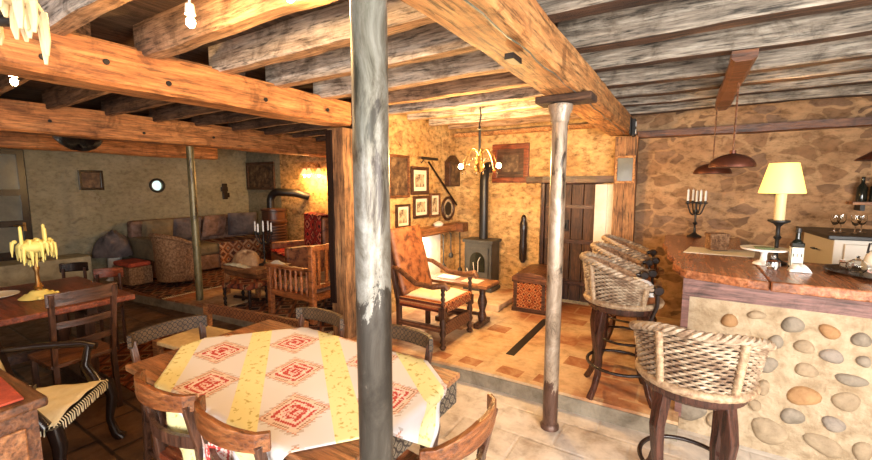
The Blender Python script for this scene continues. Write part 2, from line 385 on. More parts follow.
def slat(mb, pts, h, t, M_=None):
    """upright board following a polyline; pts are bottom-centre points; h number or list"""
    pts = [Vector(p) for p in pts]; N = len(pts); vs = []
    hs = h if isinstance(h, list) else [h] * N
    for i, p in enumerate(pts):
        d = pts[min(i + 1, N - 1)] - pts[max(i - 1, 0)]; d.z = 0; d.normalize(); nrm = Vector((-d.y, d.x, 0)) * (t / 2)
        vs += [p - nrm, p + nrm, p + nrm + Vector((0, 0, hs[i])), p - nrm + Vector((0, 0, hs[i]))]
    fs = [(0, 1, 2, 3), tuple((N - 1) * 4 + k for k in (3, 2, 1, 0))]
    for i in range(N - 1):
        for k in range(4): fs.append((i * 4 + k, (i + 1) * 4 + k, (i + 1) * 4 + (k + 1) % 4, i * 4 + (k + 1) % 4))
    return mb.add(vs, fs)
def lin(a, b, n): return [a + (b - a) * i / (n - 1) for i in range(n)]
def rough(mb_box, seg, amp):
    """box with wandering faces, long in one axis: returns MB"""
    x0, x1, y0, y1, z0, z1 = mb_box; L = [x1 - x0, y1 - y0, z1 - z0]; ax = L.index(max(L)); m = MB(); n = seg
    o = [random.uniform(0, 9) for _ in range(6)]
    def w(t, k): return amp * (sin(t * 9 + o[k]) * .5 + sin(t * 23 + o[k] * 2) * .3 + random.uniform(-.25, .25))
    vs = []; fs = []
    for i in range(n + 1):
        t = i / n
        if ax == 1:
            y = y0 + L[1] * t
            q = [(x0 + w(t, 0), y, z0 + w(t, 2)), (x1 + w(t, 1), y, z0 + w(t, 2)), (x1 + w(t, 1), y, z1), (x0 + w(t, 0), y, z1)]
            c = [(q[0][0] + .02, y, q[0][2]), (q[1][0] - .02, y, q[1][2]), (q[1][0], y, q[1][2] + .02), q[2], q[3], (q[0][0], y, q[0][2] + .02)]
        elif ax == 0:
            x = x0 + L[0] * t
            q = [(x, y0 + w(t, 0), z0 + w(t, 2)), (x, y1 + w(t, 1), z0 + w(t, 2)), (x, y1 + w(t, 1), z1), (x, y0 + w(t, 0), z1)]
            c = [(x, q[0][1] + .01, q[0][2]), (x, q[1][1] - .01, q[1][2]), (x, q[1][1], q[1][2] + .01), q[2], q[3], (x, q[0][1], q[0][2] + .01)]
        else:
            z = z0 + L[2] * t
            c = [(x0 + w(t, 0), y0, z), (x1 + w(t, 1), y0, z), (x1 + w(t, 1), y1, z), (x0 + w(t, 0), y1, z)]
        vs += c
    k = len(c)
    for i in range(n):
        for j in range(k): fs.append((i * k + j, (i + 1) * k + j, (i + 1) * k + (j + 1) % k, i * k + (j + 1) % k))
    fs += [tuple(range(k)), tuple(n * k + j for j in range(k))[::-1]]
    b0 = len(m.f); m.add(vs, fs)
    if ax == 0:
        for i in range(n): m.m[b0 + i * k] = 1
    return m

# ================================================================== SETTING
XL, XR, YF, YB, ZC = -8.0, 2.2, -2.0, 5.2, 2.56
fl = MB()
fl.mi = 0; fl.box(-1.9, XR, YF, 3.2, -.1, 0)
fl.mi = 1; fl.box(XL, -1.9, YF, 3.2, -.1, 0)
fl.mi = 2; fl.prism([(XL, 2.28), (-5.21, 2.60), (-1.35, 2.86), (.045, 2.88), (.045, 3.07), (XR, 3.07), (XR, YB), (XL, YB)], -.1, .13)
fl.mi = 4; fl.prism([(XL, 2.272), (-5.21, 2.592), (-1.35, 2.852), (.045, 2.872), (.045, 2.9), (-1.35, 2.9), (-5.21, 2.65), (XL, 2.35)], 0, .108)
fl.mi = 3
for (x_, y_, w_, d_) in ((-1.78, 2.96, .17, .13), (-1.50, 2.98, .19, .14), (-1.14, 2.98, .21, .14), (-.86, 2.99, .15, .14), (-.42, 3.0, .2, .15), (-2.02, 3.75, .2, .3), (-1.60, 3.85, .22, .2), (-.9, 3.9, .2, .22), (-1.0, 4.5, .3, .2), (-.7, 3.45, .22, .2)):
    fl.prism([(x_ - w_ / 2, y_ - d_ / 2 + .01), (x_ + w_ / 2 - .01, y_ - d_ / 2), (x_ + w_ / 2, y_ + d_ / 2 - .01), (x_ - w_ / 2 + .012, y_ + d_ / 2)], .12, .1312)
struct(fl.obj('floor', [M['floor_low'], M['floor_slab'], M['floor_up'], M['terracotta'], M['riser']]))
c = MB(); c.box(XL - .2, XR + .2, YF - .2, YB + .2, ZC, ZC + .06)
struct(c.obj('ceiling', M['board']))
for nm_, x0, x1 in (('wall_back_left', XL - .2, -2.9), ('wall_back_middle', -3.1, -.55), ('wall_back_right', -.55, XR + .2)):
    pass
w = MB()
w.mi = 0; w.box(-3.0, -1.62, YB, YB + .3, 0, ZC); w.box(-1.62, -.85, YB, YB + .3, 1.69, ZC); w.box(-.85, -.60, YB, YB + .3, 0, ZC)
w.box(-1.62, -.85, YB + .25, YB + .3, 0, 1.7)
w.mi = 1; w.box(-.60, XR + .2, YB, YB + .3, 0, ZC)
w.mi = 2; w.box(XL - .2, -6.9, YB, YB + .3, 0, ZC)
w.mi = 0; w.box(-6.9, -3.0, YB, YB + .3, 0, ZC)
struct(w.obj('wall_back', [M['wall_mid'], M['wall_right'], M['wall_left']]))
w = MB()   # left wall with the round window hole and the glazed door opening
def wall_x(mb, x0, x1, y0, y1, z0, z1, cy, cz, r):
    n = 24; ring = [(cy + r * cos(2 * PI * k / n), cz + r * sin(2 * PI * k / n)) for k in range(n)]
    def proj(a):
        dy, dz = cos(a), sin(a); t = min(((y1 - cy) / dy if dy > 1e-6 else (y0 - cy) / dy if dy < -1e-6 else 1e9), ((z1 - cz) / dz if dz > 1e-6 else (z0 - cz) / dz if dz < -1e-6 else 1e9)); return (cy + dy * t, cz + dz * t)
    angs = sorted([2 * PI * k / n for k in range(n)]); vs = []; fs = []
    for k in range(n): vs += [(x1, *ring[k]), (x0, *ring[k]), (x1, *proj(angs[k]))]
    for k in range(n):
        j = (k + 1) % n; fs += [(k * 3, j * 3, j * 3 + 2, k * 3 + 2), (k * 3 + 1, j * 3 + 1, j * 3, k * 3)]
    b = len(mb.v); mb.add(vs, fs)
    # corners
    for (cy_, cz_) in ((y0, z0), (y0, z1), (y1, z0), (y1, z1)):
        a = math.atan2(cz_ - cz, cy_ - cy) % (2 * PI); k = int(a / (2 * PI / n)); j = (k + 1) % n
        mb.add([(x1, cy_, cz_), (x1, *proj(angs[k])), (x1, *proj(angs[j]))], [(0, 1, 2)])
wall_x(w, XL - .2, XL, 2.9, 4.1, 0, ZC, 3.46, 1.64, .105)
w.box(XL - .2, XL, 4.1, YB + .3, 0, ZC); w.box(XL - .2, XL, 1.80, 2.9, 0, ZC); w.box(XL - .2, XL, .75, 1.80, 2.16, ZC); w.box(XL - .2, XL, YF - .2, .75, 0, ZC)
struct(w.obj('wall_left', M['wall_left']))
w = MB(); w.box(XR, XR + .2, YF - .2, -.4, 0, ZC); w.box(XR, XR + .2, 1.4, YB, 0, ZC); w.box(XR, XR + .2, -.4, 1.4, 0, .75); w.box(XR, XR + .2, -.4, 1.4, 2.15, ZC)
struct(w.obj('wall_right', M['plaster']))
w = MB()   # front wall behind the camera, two assumed windows for the daylight
w.box(XL, -1.6, YF - .2, YF, 0, ZC); w.box(-.5, .3, YF - .2, YF, 0, ZC); w.box(2.0, XR, YF - .2, YF, 0, ZC)
for a, b_ in ((-1.6, -.5), (.3, 2.0)): w.box(a, b_, YF - .2, YF, 0, .7); w.box(a, b_, YF - .2, YF, 2.2, ZC)
struct(w.obj('wall_front', M['plaster']))
for i, (a, b_) in enumerate(((-1.6, -.5), (.3, 2.0))):
    f = MB(); 
    for x0 in (a, (a + b_) / 2 - .02, b_ - .04): f.box(x0, x0 + .04, YF - .12, YF - .07, .7, 2.2)
    for z0 in (.7, 1.43, 2.16): f.box(a, b_, YF - .118, YF - .072, z0, z0 + .04)
    struct(f.obj('window_%d' % (i + 2), M['dark_wood']))  # frames of the assumed front windows, out of view
f = MB()
for y0 in (-.4, .48, 1.36): f.box(XR + .08, XR + .13, y0, y0 + .04, .75, 2.15)
for z0 in (.75, 1.43, 2.11): f.box(XR + .082, XR + .128, -.4, 1.4, z0, z0 + .04)
struct(f.obj('window_4', M['dark_wood']))  # added window in the right wall, out of view, for daylight from the right
w = MB(); w.box(-3.12, -2.9, 3.35, YB, .13, ZC)
w.mi = 1; w.box(-2.9, -2.885, 3.75, 4.75, .13, 1.0)
struct(w.obj('wall_middle', [M['wall_mid'], M['white_plaster']]))
# round window
n = 24
f = MB(); f.tube([(XL + .005, 3.46 + .108 * cos(2 * PI * k / n), 1.64 + .108 * sin(2 * PI * k / n)) for k in range(n)], .022, 8, True)
wf = struct(f.obj('window_1', M['iron'], smooth=True))
f = MB(); f.lathe([(0, 0), (.125, 0), (.125, .01), (0, .01)], n=24, M=Matrix.Translation((XL - .10, 3.46, 1.64)) @ Matrix.Rotation(PI / 2, 4, 'Y'))
f.obj('pane', M['sky_pane'], wf)
# glazed door in left wall
f = MB()
for y0 in (.78, 1.24, 1.72): f.box(XL - .08, XL - .02, y0, y0 + .08, .13, 2.165)
for z0 in (.02, .62, 1.06, 1.50, 2.075): f.box(XL - .079, XL - .021, .78, 1.80, z0, z0 + .09)
f.box(XL - .06, XL - .03, .78, 1.8, 0, .62)
d2 = struct(f.obj('door_2', M['black_wood']))
f = MB(); f.box(XL - .058, XL - .048, .8, 1.78, .6, 2.1); f.obj('pane', M['dim_pane'], d2)
f = MB(); f.box(XL - .02, XL + .03, 1.70, 1.73, 1.0, 1.12); f.tube([(XL - .02, 1.715, 1.08), (XL + .05, 1.715, 1.08), (XL + .05, 1.60, 1.08)], .01); f.obj('door_handle', M['brass'], d2)
# plank door in back wall
f = MB()
for k, (x0, x1) in enumerate(((-1.58, -1.42), (-1.41, -1.25), (-1.24, -1.10), (-1.09, -.94))): f.box(x0, x1, YB + .10, YB + .14, .14, 1.665)
dr = struct(f.obj('door_1', M['door_wood'], bevel=.004))
f = MB()
for z0 in (.36, .9, 1.35): f.box(-1.57, -.95, YB + .075, YB + .10, z0, z0 + .05)
f.obj('door_batten', M['dark_wood'], dr)
f = MB(); f.box(-1.32, -1.27, YB + .06, YB + .10, 1.06, 1.20); f.tube([(-1.3, YB + .07, 1.16), (-1.3, YB + .03, 1.13), (-1.3, YB + .07, 1.08)], .008); f.obj('door_handle', M['iron'], dr)
f = MB(); f.box(-1.66, -1.58, YB + .04, YB + .2, .13, 1.69); struct(f.obj('trim_1', M['dark_wood_z']))
f = MB(); f.box(-.94, -.80, YB - .03, YB + .2, .13, 1.66); f.box(-.80, -.71, YB - .03, YB - .001, .13, 1.66); struct(f.obj('trim_2', M['white_plaster'], bevel=.01))
struct(rough((-1.80, -.71, YB - .05, YB + .2, 1.67, 1.76), 10, .008).obj('trim_3', M['dark_wood']))
# wall plates at the head of the back wall
struct(rough((-.5, XR, YB - .10, YB, 2.17, 2.25), 20, .006).obj('trim_4', M['brown_wood']))
struct(rough((-2.88, -.8, YB - .09, YB, 2.33, 2.38), 16, .006).obj('trim_5', M['beam_pale']))
# little raised hearth of the stove
tag(rough((-2.62, -1.82, 4.35, 5.19, .13, .215), 6, .006).obj('hearth_slab', M['floor_up'], bevel=.01), 'low tiled hearth slab under the iron wood stove', 'hearth')

# ================================================================== STRUCTURAL TIMBER
BZ = 2.19
def beam(name, bx, mat, label, parts=()):
    o = rough(bx, 40, .012).obj(name, mat, smooth=False); tag(o, label, 'beam'); return o
b1 = beam('ceiling_beam', (-2.90, -2.66, -1.9, 2.80, BZ, 2.40), M['beam'], 'rounded orange ceiling beam ending on the square timber post')
b2 = beam('ceiling_beam', (-5.55, -5.31, -1.9, 5.15, 2.145, 2.43), M['beam'], 'orange ceiling beam carried by the thin steel post at left')
b3 = beam('ceiling_beam', (-7.75, -7.50, -1.9, 4.3, 2.13, 2.40), M['beam'], 'darker ceiling beam nearest the glazed door and left wall')
b4 = beam('ceiling_beam', (-.80, -.55, -1.9, 5.18, BZ + .02, 2.385), M['beam_pale'], 'big pale orange ceiling beam running over the column to the far timber post')
for bb, x_, pts in ((b1, -2.655, ((.95, 2.30), (1.25, 2.25), (1.9, 2.27), (2.5, 2.29), (.7, 2.26))), (b2, -5.305, ((1.4, 2.27), (2.2, 2.24), (3.0, 2.27), (.9, 2.24)))):
    for (y_, z_) in pts:
        k = MB(); k.lathe([(.0, .004), (.014, .004), (.016, -.004), (0, -.004)], n=10, M=Matrix.Translation((x_ + .008, y_, z_)) @ Matrix.Rotation(PI / 2, 4, 'Y')); k.obj('bolt', M['iron'], bb)
k = MB(); k.tube([(-.60 + .006 * sin(t * 7), .3 + t * .47, 2.204 + .002 * sin(t * 5)) for t in [i * .25 for i in range(40)]], .0035, 6); k.obj('cable', M['steel'], b4)
k = MB(); k.box(-.69, -.65, 1.66, 1.76, 2.180, 2.205); k.obj('cable_clip', M['iron'], b4)
ordn = ['first', 'second', 'third', 'fourth', 'fifth', 'sixth', 'seventh', 'eighth', 'ninth', 'tenth', 'eleventh', 'twelfth']
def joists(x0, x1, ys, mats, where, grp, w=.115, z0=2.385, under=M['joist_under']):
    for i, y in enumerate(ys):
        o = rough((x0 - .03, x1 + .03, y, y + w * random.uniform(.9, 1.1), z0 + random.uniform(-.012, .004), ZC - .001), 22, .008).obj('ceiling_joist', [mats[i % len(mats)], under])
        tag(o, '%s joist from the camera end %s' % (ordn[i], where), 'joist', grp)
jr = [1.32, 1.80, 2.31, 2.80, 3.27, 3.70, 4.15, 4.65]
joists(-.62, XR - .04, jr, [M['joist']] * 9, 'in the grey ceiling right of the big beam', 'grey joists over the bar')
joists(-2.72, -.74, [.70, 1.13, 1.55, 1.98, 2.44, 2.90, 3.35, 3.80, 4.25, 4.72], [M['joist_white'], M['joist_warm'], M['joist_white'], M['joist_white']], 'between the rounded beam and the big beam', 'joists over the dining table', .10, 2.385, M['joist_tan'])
joists(-5.36, -2.94, [.45, .92, 1.38, 1.85, 2.30, 2.78, 3.25, 3.75, 4.25, 4.72], [M['joist_dark']], 'between the two orange beams at left', 'joists over the settee', .065, 2.385, M['joist_tan'])  # tan undersides paint the bulb light, dark sides the shade
joists(XL + .04, -5.5, [.55, 1.05, 1.55, 2.05, 2.55, 3.05, 3.6, 4.1, 4.6], [M['joist_dark']], 'beyond the left steel post', 'joists over the left lounge', .065, 2.40, M['joist_tan'])  # same painted split of lit undersides and shaded sides
o = rough((-2.86, -2.72, .55, 1.75, 2.386, 2.43), 10, .005).obj('loose_plank', M['beam_pale']); tag(o, 'pale weathered plank lying along the top of the rounded beam', 'plank')
o = rough((.17, .28, 2.78, 4.45, 2.31, 2.372), 12, .006).obj('lamp_board', M['brown_wood']); tag(o, 'reddish board fixed under the joists holding two pendant cords', 'board')
# square timber posts
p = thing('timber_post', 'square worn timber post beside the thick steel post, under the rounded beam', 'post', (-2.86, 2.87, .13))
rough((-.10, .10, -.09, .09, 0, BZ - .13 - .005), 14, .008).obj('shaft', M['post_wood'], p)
rough((-.102, -.035, -.112, -.0915, .35, BZ - .15), 10, .004).obj('side_plank', M['black_wood'], p)  # thin black strip over the left part of the post's front face
o = rough((-.72, -.49, YB - .14, YB - .002, .13, BZ + .01), 12, .006).obj('timber_post', M['post_wood']); tag(o, 'flat timber post on the back wall right of the plank door', 'post')
# steel columns
def column(loc, h, r, label, cap=True, SM='steel'):
    p = thing('steel_column', label, 'column', loc)
    m_ = MB(); m_.lathe([(r * 1.0, 0), (r * .98, h * .3), (r * 1.0, h * .6), (r * .96, h)], n=28); m_.obj('shaft', M[SM], p, smooth=True)
    if cap:
        m_ = MB(); m_.lathe([(r * 1.0, h - .12), (r * 1.15, h - .10), (r * 1.15, h - .08), (r * 1.5, h - .03), (r * 1.5, h - .008)], n=24); m_.obj('capital', M[SM], p, smooth=True)
        m_ = MB(); m_.lathe([(r * 1.25, 0), (r * 1.25, .02), (r * 1.02, .035)], n=24); m_.obj('base', M[SM], p, smooth=True)
    return p
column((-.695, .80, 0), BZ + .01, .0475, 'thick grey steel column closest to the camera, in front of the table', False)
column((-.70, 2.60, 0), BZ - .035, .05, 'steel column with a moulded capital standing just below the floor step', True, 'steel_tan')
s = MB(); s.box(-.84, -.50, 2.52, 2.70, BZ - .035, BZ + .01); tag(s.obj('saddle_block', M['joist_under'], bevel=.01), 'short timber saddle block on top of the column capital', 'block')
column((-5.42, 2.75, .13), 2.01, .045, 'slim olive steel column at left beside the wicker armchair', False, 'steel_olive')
# bracket
o = MB(); o.box(-.545, -.53, 4.70, 5.0, 2.18, 2.36); o.box(-.53, -.50, 4.78, 4.92, 2.17, 2.35)
k = tag(o.obj('iron_bracket', M['iron'], bevel=.004), 'black iron bracket with holes at the far end of the big beam', 'bracket')
for z_ in (2.22, 2.30):
    k2 = MB(); k2.lathe([(0, 0), (.028, 0), (.028, .006), (0, .006)], n=12, M=Matrix.Translation((-.4985, 4.85, z_)) @ Matrix.Rotation(PI / 2, 4, 'Y')); k2.obj('disc', M['white'], k)

# ================================================================== BAR
bar = thing('bar_counter', 'L-shaped bar counter with cobbled stone front and polished wooden top', 'bar counter', (0, 3.05, 0))
b_ = MB(); b_.mi = 0
b_.box(.05, XR - .02, 0, .30, 0, .93)          # cobbled front wall
b_.mi = 1; b_.box(.05, .22, .30, 1.95, .13, 1.045)
b_.box(.22, .42, 1.75, 1.95, .13, 1.045)
b_.obj('masonry', [M['mortar'], M['orange_plaster']], bar)
cob = [(0.41, 0.86, 0.045, 0.03, 0), (0.58, 0.83, 0.05, 0.055, 1), (0.74, 0.82, 0.05, 0.04, 2), (0.87, 0.8, 0.04, 0.045, 1), (0.51, 0.71, 0.035, 0.05, 1), (0.64, 0.71, 0.045, 0.045, 0), (0.76, 0.68, 0.05, 0.045, 3), (0.89, 0.68, 0.03, 0.035, 1), (0.48, 0.56, 0.055, 0.05, 1), (0.66, 0.57, 0.06, 0.04, 0), (0.85, 0.56, 0.07, 0.035, 1), (0.47, 0.41, 0.04, 0.05, 0), (0.66, 0.41, 0.075, 0.065, 2), (0.84, 0.43, 0.065, 0.055, 0), (0.44, 0.29, 0.035, 0.04, 0), (0.62, 0.27, 0.055, 0.055, 1), (0.8, 0.28, 0.055, 0.045, 3), (0.52, 0.14, 0.095, 0.08, 0), (0.77, 0.14, 0.09, 0.06, 0), (0.93, 0.16, 0.045, 0.06, 0), (0.24, 0.12, 0.045, 0.05, 0), (0.11, 0.15, 0.09, 0.075, 1), (.18, .34, .06, .05, 0), (.30, .30, .05, .05, 3), (.28, .80, .05, .04, 2), (.16, .62, .06, .05, 0), (.32, .56, .05, .045, 1)]
for i in range(34):
    cob.append((1.06 + (i % 7) * .165 + random.uniform(-.03, .03), .10 + (i // 7) * .185 + random.uniform(-.03, .03), random.uniform(.045, .075), random.uniform(.04, .06), i % 4))
for (x_, z_, rx, rz_, ci) in cob:
    k = MB(); ph = random.uniform(0, 6); n = 16; vs = [(x_, -.026, z_)]; rings = 5
    tilt = random.uniform(-.3, .3)
    for q in range(1, rings + 1):
        t = q / rings * PI / 2
        for j in range(n):
            a = 2 * PI * j / n; rr = (1 + .10 * sin(2 * a + ph) + .06 * sin(3 * a + ph * 2)) * sin(t) ** .75
            dx, dz = rx * rr * cos(a), rz_ * rr * sin(a)
            vs.append((x_ + dx * cos(tilt) - dz * sin(tilt), .008 - .034 * cos(t) ** .8 if t < PI / 2 - .01 else .008, z_ + dx * sin(tilt) + dz * cos(tilt)))
    fs = [(0, 1 + (j + 1) % n, 1 + j) for j in range(n)]
    for q in range(rings - 1):
        for j in range(n): fs.append((1 + q * n + j, 1 + q * n + (j + 1) % n, 1 + (q + 1) * n + (j + 1) % n, 1 + (q + 1) * n + j))
    k.add(vs, fs); k.obj('cobblestone', M['cobble%d' % ci], bar, smooth=True)
t_ = MB(); t_.box(.02, XR - .04, -.02, .02, .93, 1.045); t_.box(.02, .06, -.03, .03, .10, .93)
t_.obj('fascia_panel', M['fascia'], bar)
outer = [(-.15, 2.10), (-.17, 1.95), (-.15, 1.6), (-.16, 1.3), (-.11, 1.0), (-.10, .7), (-.04, .45), (-.05, .22), (.0, .03), (.03, -.02), (.18, -.07), (.34, -.13), (.44, -.14)]
inner = [(.44, .70), (.42, 1.0), (.46, 1.5), (.50, 2.10)]
t_ = MB(); t_.prism(outer + inner, 1.045, 1.10); t_.obj('worktop', M['bar_top'], bar, bevel=.008)
t_ = MB(); t_.prism([(.441, -.16), (1.0, -.17), (XR - .03, -.15), (XR - .03, .70), (.441, .70)], 1.047, 1.107); t_.obj('worktop_extension', M['bar_top'], bar, bevel=.008)

# bar stools
def make_stool():
    t = thing('bar_stool', 'x', 'bar stool')
    TH = math.radians(118)
    def rad(f): return .232 + .035 * f
    def top(th): return 1.03 - .15 * (max(0, abs(th) - .5) / (TH - .5)) ** 1.3
    def P(th, f, dr=0):
        r = rad(f) + dr; z = .745 + (top(th) - .745) * f
        return (r * sin(th), -r * cos(th), z)
    wv = MB(); rows = 18; ns = 230; K = 76 / (2 * TH)
    for j in range(rows):
        f = (j + .5) / rows
        wv.tube([P(th, f, .004 + .0075 * sin(K * th * PI / 2 + PI * j)) for th in lin(-TH, TH, ns)], .0066, 5)
    wv.obj('woven_back', M['wicker'], t, smooth=True)
    bk = MB(); bk.grid(30, 3, lambda a, b: P(-TH + 2 * TH * a, b, -.002)); bk.obj('back_liner', M['wicker_back'], t)  # black sheet added behind the weave, painting the shade in its gaps
    bk = MB(); bk.grid(30, 3, lambda a, b: P(-TH + 2 * TH * a, b, -.014)); bk.obj('inner_lining', M['wicker_brown'], t, solid=.006)
    rim = MB()
    for k in range(3):
        pts = []
        for i in range(170):
            th = -TH * 1.02 + 2.04 * TH * i / 169; a = i * .42 + k * 2 * PI / 3; p = Vector(P(th, 1.0)); o_ = Vector((sin(th), -cos(th), 0))
            p += o_ * (.012 + .013 * cos(a)) + Vector((0, 0, .012 + .013 * sin(a))); pts.append(p)
        rim.tube(pts, .0125, 6)
    rim.obj('braided_rim', M['wicker'], t, smooth=True)
    for s_ in (-1, 1):
        for a0 in (.62, 1.95):
            q = MB(); th = s_ * a0; q.tube([Vector(P(th, f, .014)) for f in lin(0, 1, 40)], [.017 + .0025 * (i % 2) for i in range(40)], 8); q.obj('wrapped_stake', M['wicker_rope'], t, smooth=True)
        q = MB(); e = Vector(P(s_ * TH, 1.0)); e2 = e + Vector((0, .05, .0))
        q.tube([e, e2], .022, 10); q.lathe([(0, -.032), (.026, -.032), (.034, -.018), (.034, .018), (.026, .032), (0, .032)], n=16, M=Matrix.Translation(e2) @ Matrix.Rotation(PI / 2, 4, 'Y'))
        q.tube([e2 + Vector((0, 0, -.02)), e2 + Vector((-s_ * .02, .005, -.12)), e2 + Vector((-s_ * .03, -.03, -.24))], .013, 8)
        q.obj('arm_scroll', M['black_wood'], t, smooth=True)
    q = MB(); n = 90; q.tube([(.242 * sin(2 * PI * i / n), -.242 * cos(2 * PI * i / n), .742) for i in range(n)], [.022 + .002 * (i % 2) for i in range(n)], 8, True); q.obj('base_roll', M['wicker_rope'], t, smooth=True)
    q = MB(); q.lathe([(0, .665), (.215, .665), (.228, .68), (.228, .725), (0, .728)], n=32); q.obj('seat_frame', M['stool_leg'], t, smooth=True)
    q = MB(); q.lathe([(0, .728), (.215, .728), (.222, .755), (.19, .79), (0, .80)], n=32); q.obj('seat_cushion', M['leather'], t, smooth=True)
    for a in (.72, 2.42, -.72, -2.42):
        q = MB(); prof = [(.185, .70), (.205, .60), (.222, .50), (.212, .38), (.20, .28), (.205, .18), (.235, .08), (.275, .0)]; wd = [.040, .039, .036, .031, .027, .025, .024, .026]
        pts = []; rs = []
        for i in range(len(prof) - 1):
            for s_ in (0, .33, .66):
                pts.append(Vector(((prof[i][0] * (1 - s_) + prof[i + 1][0] * s_) * sin(a), -(prof[i][0] * (1 - s_) + prof[i + 1][0] * s_) * cos(a), prof[i][1] * (1 - s_) + prof[i + 1][1] * s_))); rs.append(wd[i] * (1 - s_) + wd[i + 1] * s_)
        pts.append(Vector((prof[-1][0] * sin(a), -prof[-1][0] * cos(a), .0))); rs.append(wd[-1])
        q.tube(pts, rs, 4); q.obj('leg', M['stool_leg'], t, bevel=.004)
    q = MB(); n = 48; q.tube([(.218 * sin(2 * PI * i / n), -.218 * cos(2 * PI * i / n), .235) for i in range(n)], .012, 8, True); q.obj('foot_ring', M['black_wood'], t, smooth=True)
    return t
st = make_stool(); st.scale = (1, 1, .955); st.location = (.085, 2.315, 0); st.rotation_euler = (0, 0, .04)
st['label'] = 'woven bar stool nearest the camera, back turned, on the lower floor'; st['group'] = 'woven bar stools along the bar'
for loc, rz, lb in (((-.345, 3.10, .13), -PI / 2 + .25, 'woven bar stool with a white cushion, next beyond the nearest one'),
                    ((-.385, 3.69, .13), -PI / 2 + .12, 'third woven bar stool along the bar, middle of the far three'),
                    ((-.395, 4.30, .13), -PI / 2 + .1, 'farthest woven bar stool, closest to the plank door')):
    dup(st, loc, rz, lb)
q = MB(); q.grid(18, 18, lambda a, b: (-.33 + (a - .5) * .36 + .01 * sin(b * 20), 3.15 + (b - .5) * .36 + .01 * sin(a * 22), .905 + .07 * (1 - (2 * a - 1) ** 4) * (1 - (2 * b - 1) ** 4) + .008 * sin(a * 31) * sin(b * 27)))
q.grid(18, 18, lambda a, b: (-.33 + (a - .5) * .36, 3.15 + (b - .5) * .36, .902))
tag(q.obj('seat_pillow', M['white'], smooth=True), 'fluffy white cushion on the second bar stool', 'cushion')
T = 1.10
# ---- things on the bar
lp = thing('table_lamp', 'lit table lamp with cream shade and candle stem on the bar', 'lamp', (.552, 3.56, T + .007)); lp.scale = (1, 1, 1.12)
k = MB(); k.lathe([(.0, 0), (.065, 0), (.065, .012), (.03, .025), (.014, .04), (.012, .07), (.026, .085), (.012, .10), (.012, .15), (.024, .165), (.012, .18), (.012, .23), (.03, .25), (.062, .262), (.062, .272), (0, .272)], n=24); k.obj('stand', M['iron'], lp, smooth=True)
k = MB(); k.lathe([(0, .272), (.031, .272), (.030, .45), (.012, .458), (0, .46)], n=16); k.obj('candle_stem', M['wax'], lp, smooth=True)
k = MB(); k.lathe([(.124, .435), (.126, .44), (.080, .615), (.078, .615), (.122, .44)], n=40); k.obj('lamp_shade', M['lampshade'], lp, smooth=True)
k = MB(); k.ball((0, 0, .50), .025); k.obj('bulb', M['bulb'], lp, smooth=True)
bt = thing('liquor_bottle', 'square dark liquor bottle with a cream label beside the lit lamp', 'bottle', (.63, 3.40, T + .007))
k = MB(); k.box(-.032, .032, -.032, .032, 0, .175); k.lathe([(.030, .175), (.014, .195), (.013, .24), (0, .24)], n=14); k.obj('glass_body', M['dark_glass'], bt, bevel=.004, smooth=True)
k = MB(); k.lathe([(.016, .24), (.016, .268), (0, .268)], n=14); k.obj('cap', M['black'], bt)
k = MB(); k.box(-.029, .029, -.0335, -.0325, .025, .145); k.box(-.0335, -.0325, -.029, .029, .025, .145); k.mi = 1
k.box(-.024, -.018, -.0342, -.0334, .085, .105); k.box(-.004, .0, -.0342, -.0334, .085, .105); k.box(.016, .022, -.0342, -.0334, .085, .105); k.box(-.024, .024, -.0342, -.0334, .04, .045)
k.obj('bottle_label', [M['paper'], M['black']], bt)
cs = thing('cake_stand', 'white footed cake stand left of the liquor bottle', 'cake stand', (.48, 3.50, T + .007))
k = MB(); k.lathe([(.0, 0), (.06, 0), (.055, .012), (.02, .03), (.018, .075), (.03, .09), (.13, .102), (.135, .115), (.128, .115), (0, .104)], n=32); k.obj('stand', M['white'], cs, smooth=True)
k = MB(); k.lathe([(.05, .106), (.06, .118), (.03, .122), (0, .12)], n=20); k.obj('green_dish', plain('green_glaze', (.22, .30, .16), .3), cs, smooth=True)
gj = thing('glass_jar', 'small cut glass jar with stopper standing under the cake stand edge', 'jar', (.51, 3.34, T + .007))
k = MB(); k.lathe([(0, 0), (.028, 0), (.038, .02), (.036, .05), (.022, .06), (.022, .064), (0, .064)], n=10); k.obj('jar_body', M['glass'], gj)
k = MB(); k.ball((0, 0, .078), .014); k.obj('stopper', M['glass'], gj)
k = MB(); k.grid(16, 10, lambda a, b: (.635 + (a - .5) * .11, 3.31 + (b - .5) * .08, T + .01 + .05 * max(0, sin(a * PI) * sin(b * PI)) ** .5 * (.7 + .3 * sin(a * 14 + b * 9))))
tag(k.obj('crumpled_napkin', M['white'], smooth=True, solid=.003), 'crumpled white napkin in front of the liquor bottle', 'napkin')
bk = thing('woven_basket', 'small brown lidded woven basket on the bar', 'basket', (.245, 4.10, T + .008), .35); bk.scale = (.68, .75, 1.2)
k = MB()
for j in range(7):
    z_ = .012 + j * .0125; k.tube([(x_ , y_, z_) for x_, y_ in [(-.095 + .19 * i / 12, -.07 + .003 * (-1) ** (i + j)) for i in range(13)] + [(.095, -.07 + .14 * i / 8) for i in range(1, 9)] + [(.095 - .19 * i / 12, .07) for i in range(1, 13)] + [(-.095, .07 - .14 * i / 8) for i in range(1, 8)]], .0075, 5, True)
k.box(-.09, .09, -.066, .066, 0, .09); k.obj('basket_body', M['wicker_brown'], bk)
k = MB(); k.box(-.10, .10, -.075, .075, .094, .115)
for i in range(9): k.tube([(-.1 + i * .025, -.076, .104), (-.1 + i * .025, .076, .104)], .011, 5)
k.obj('lid', M['wicker_brown'], bk)
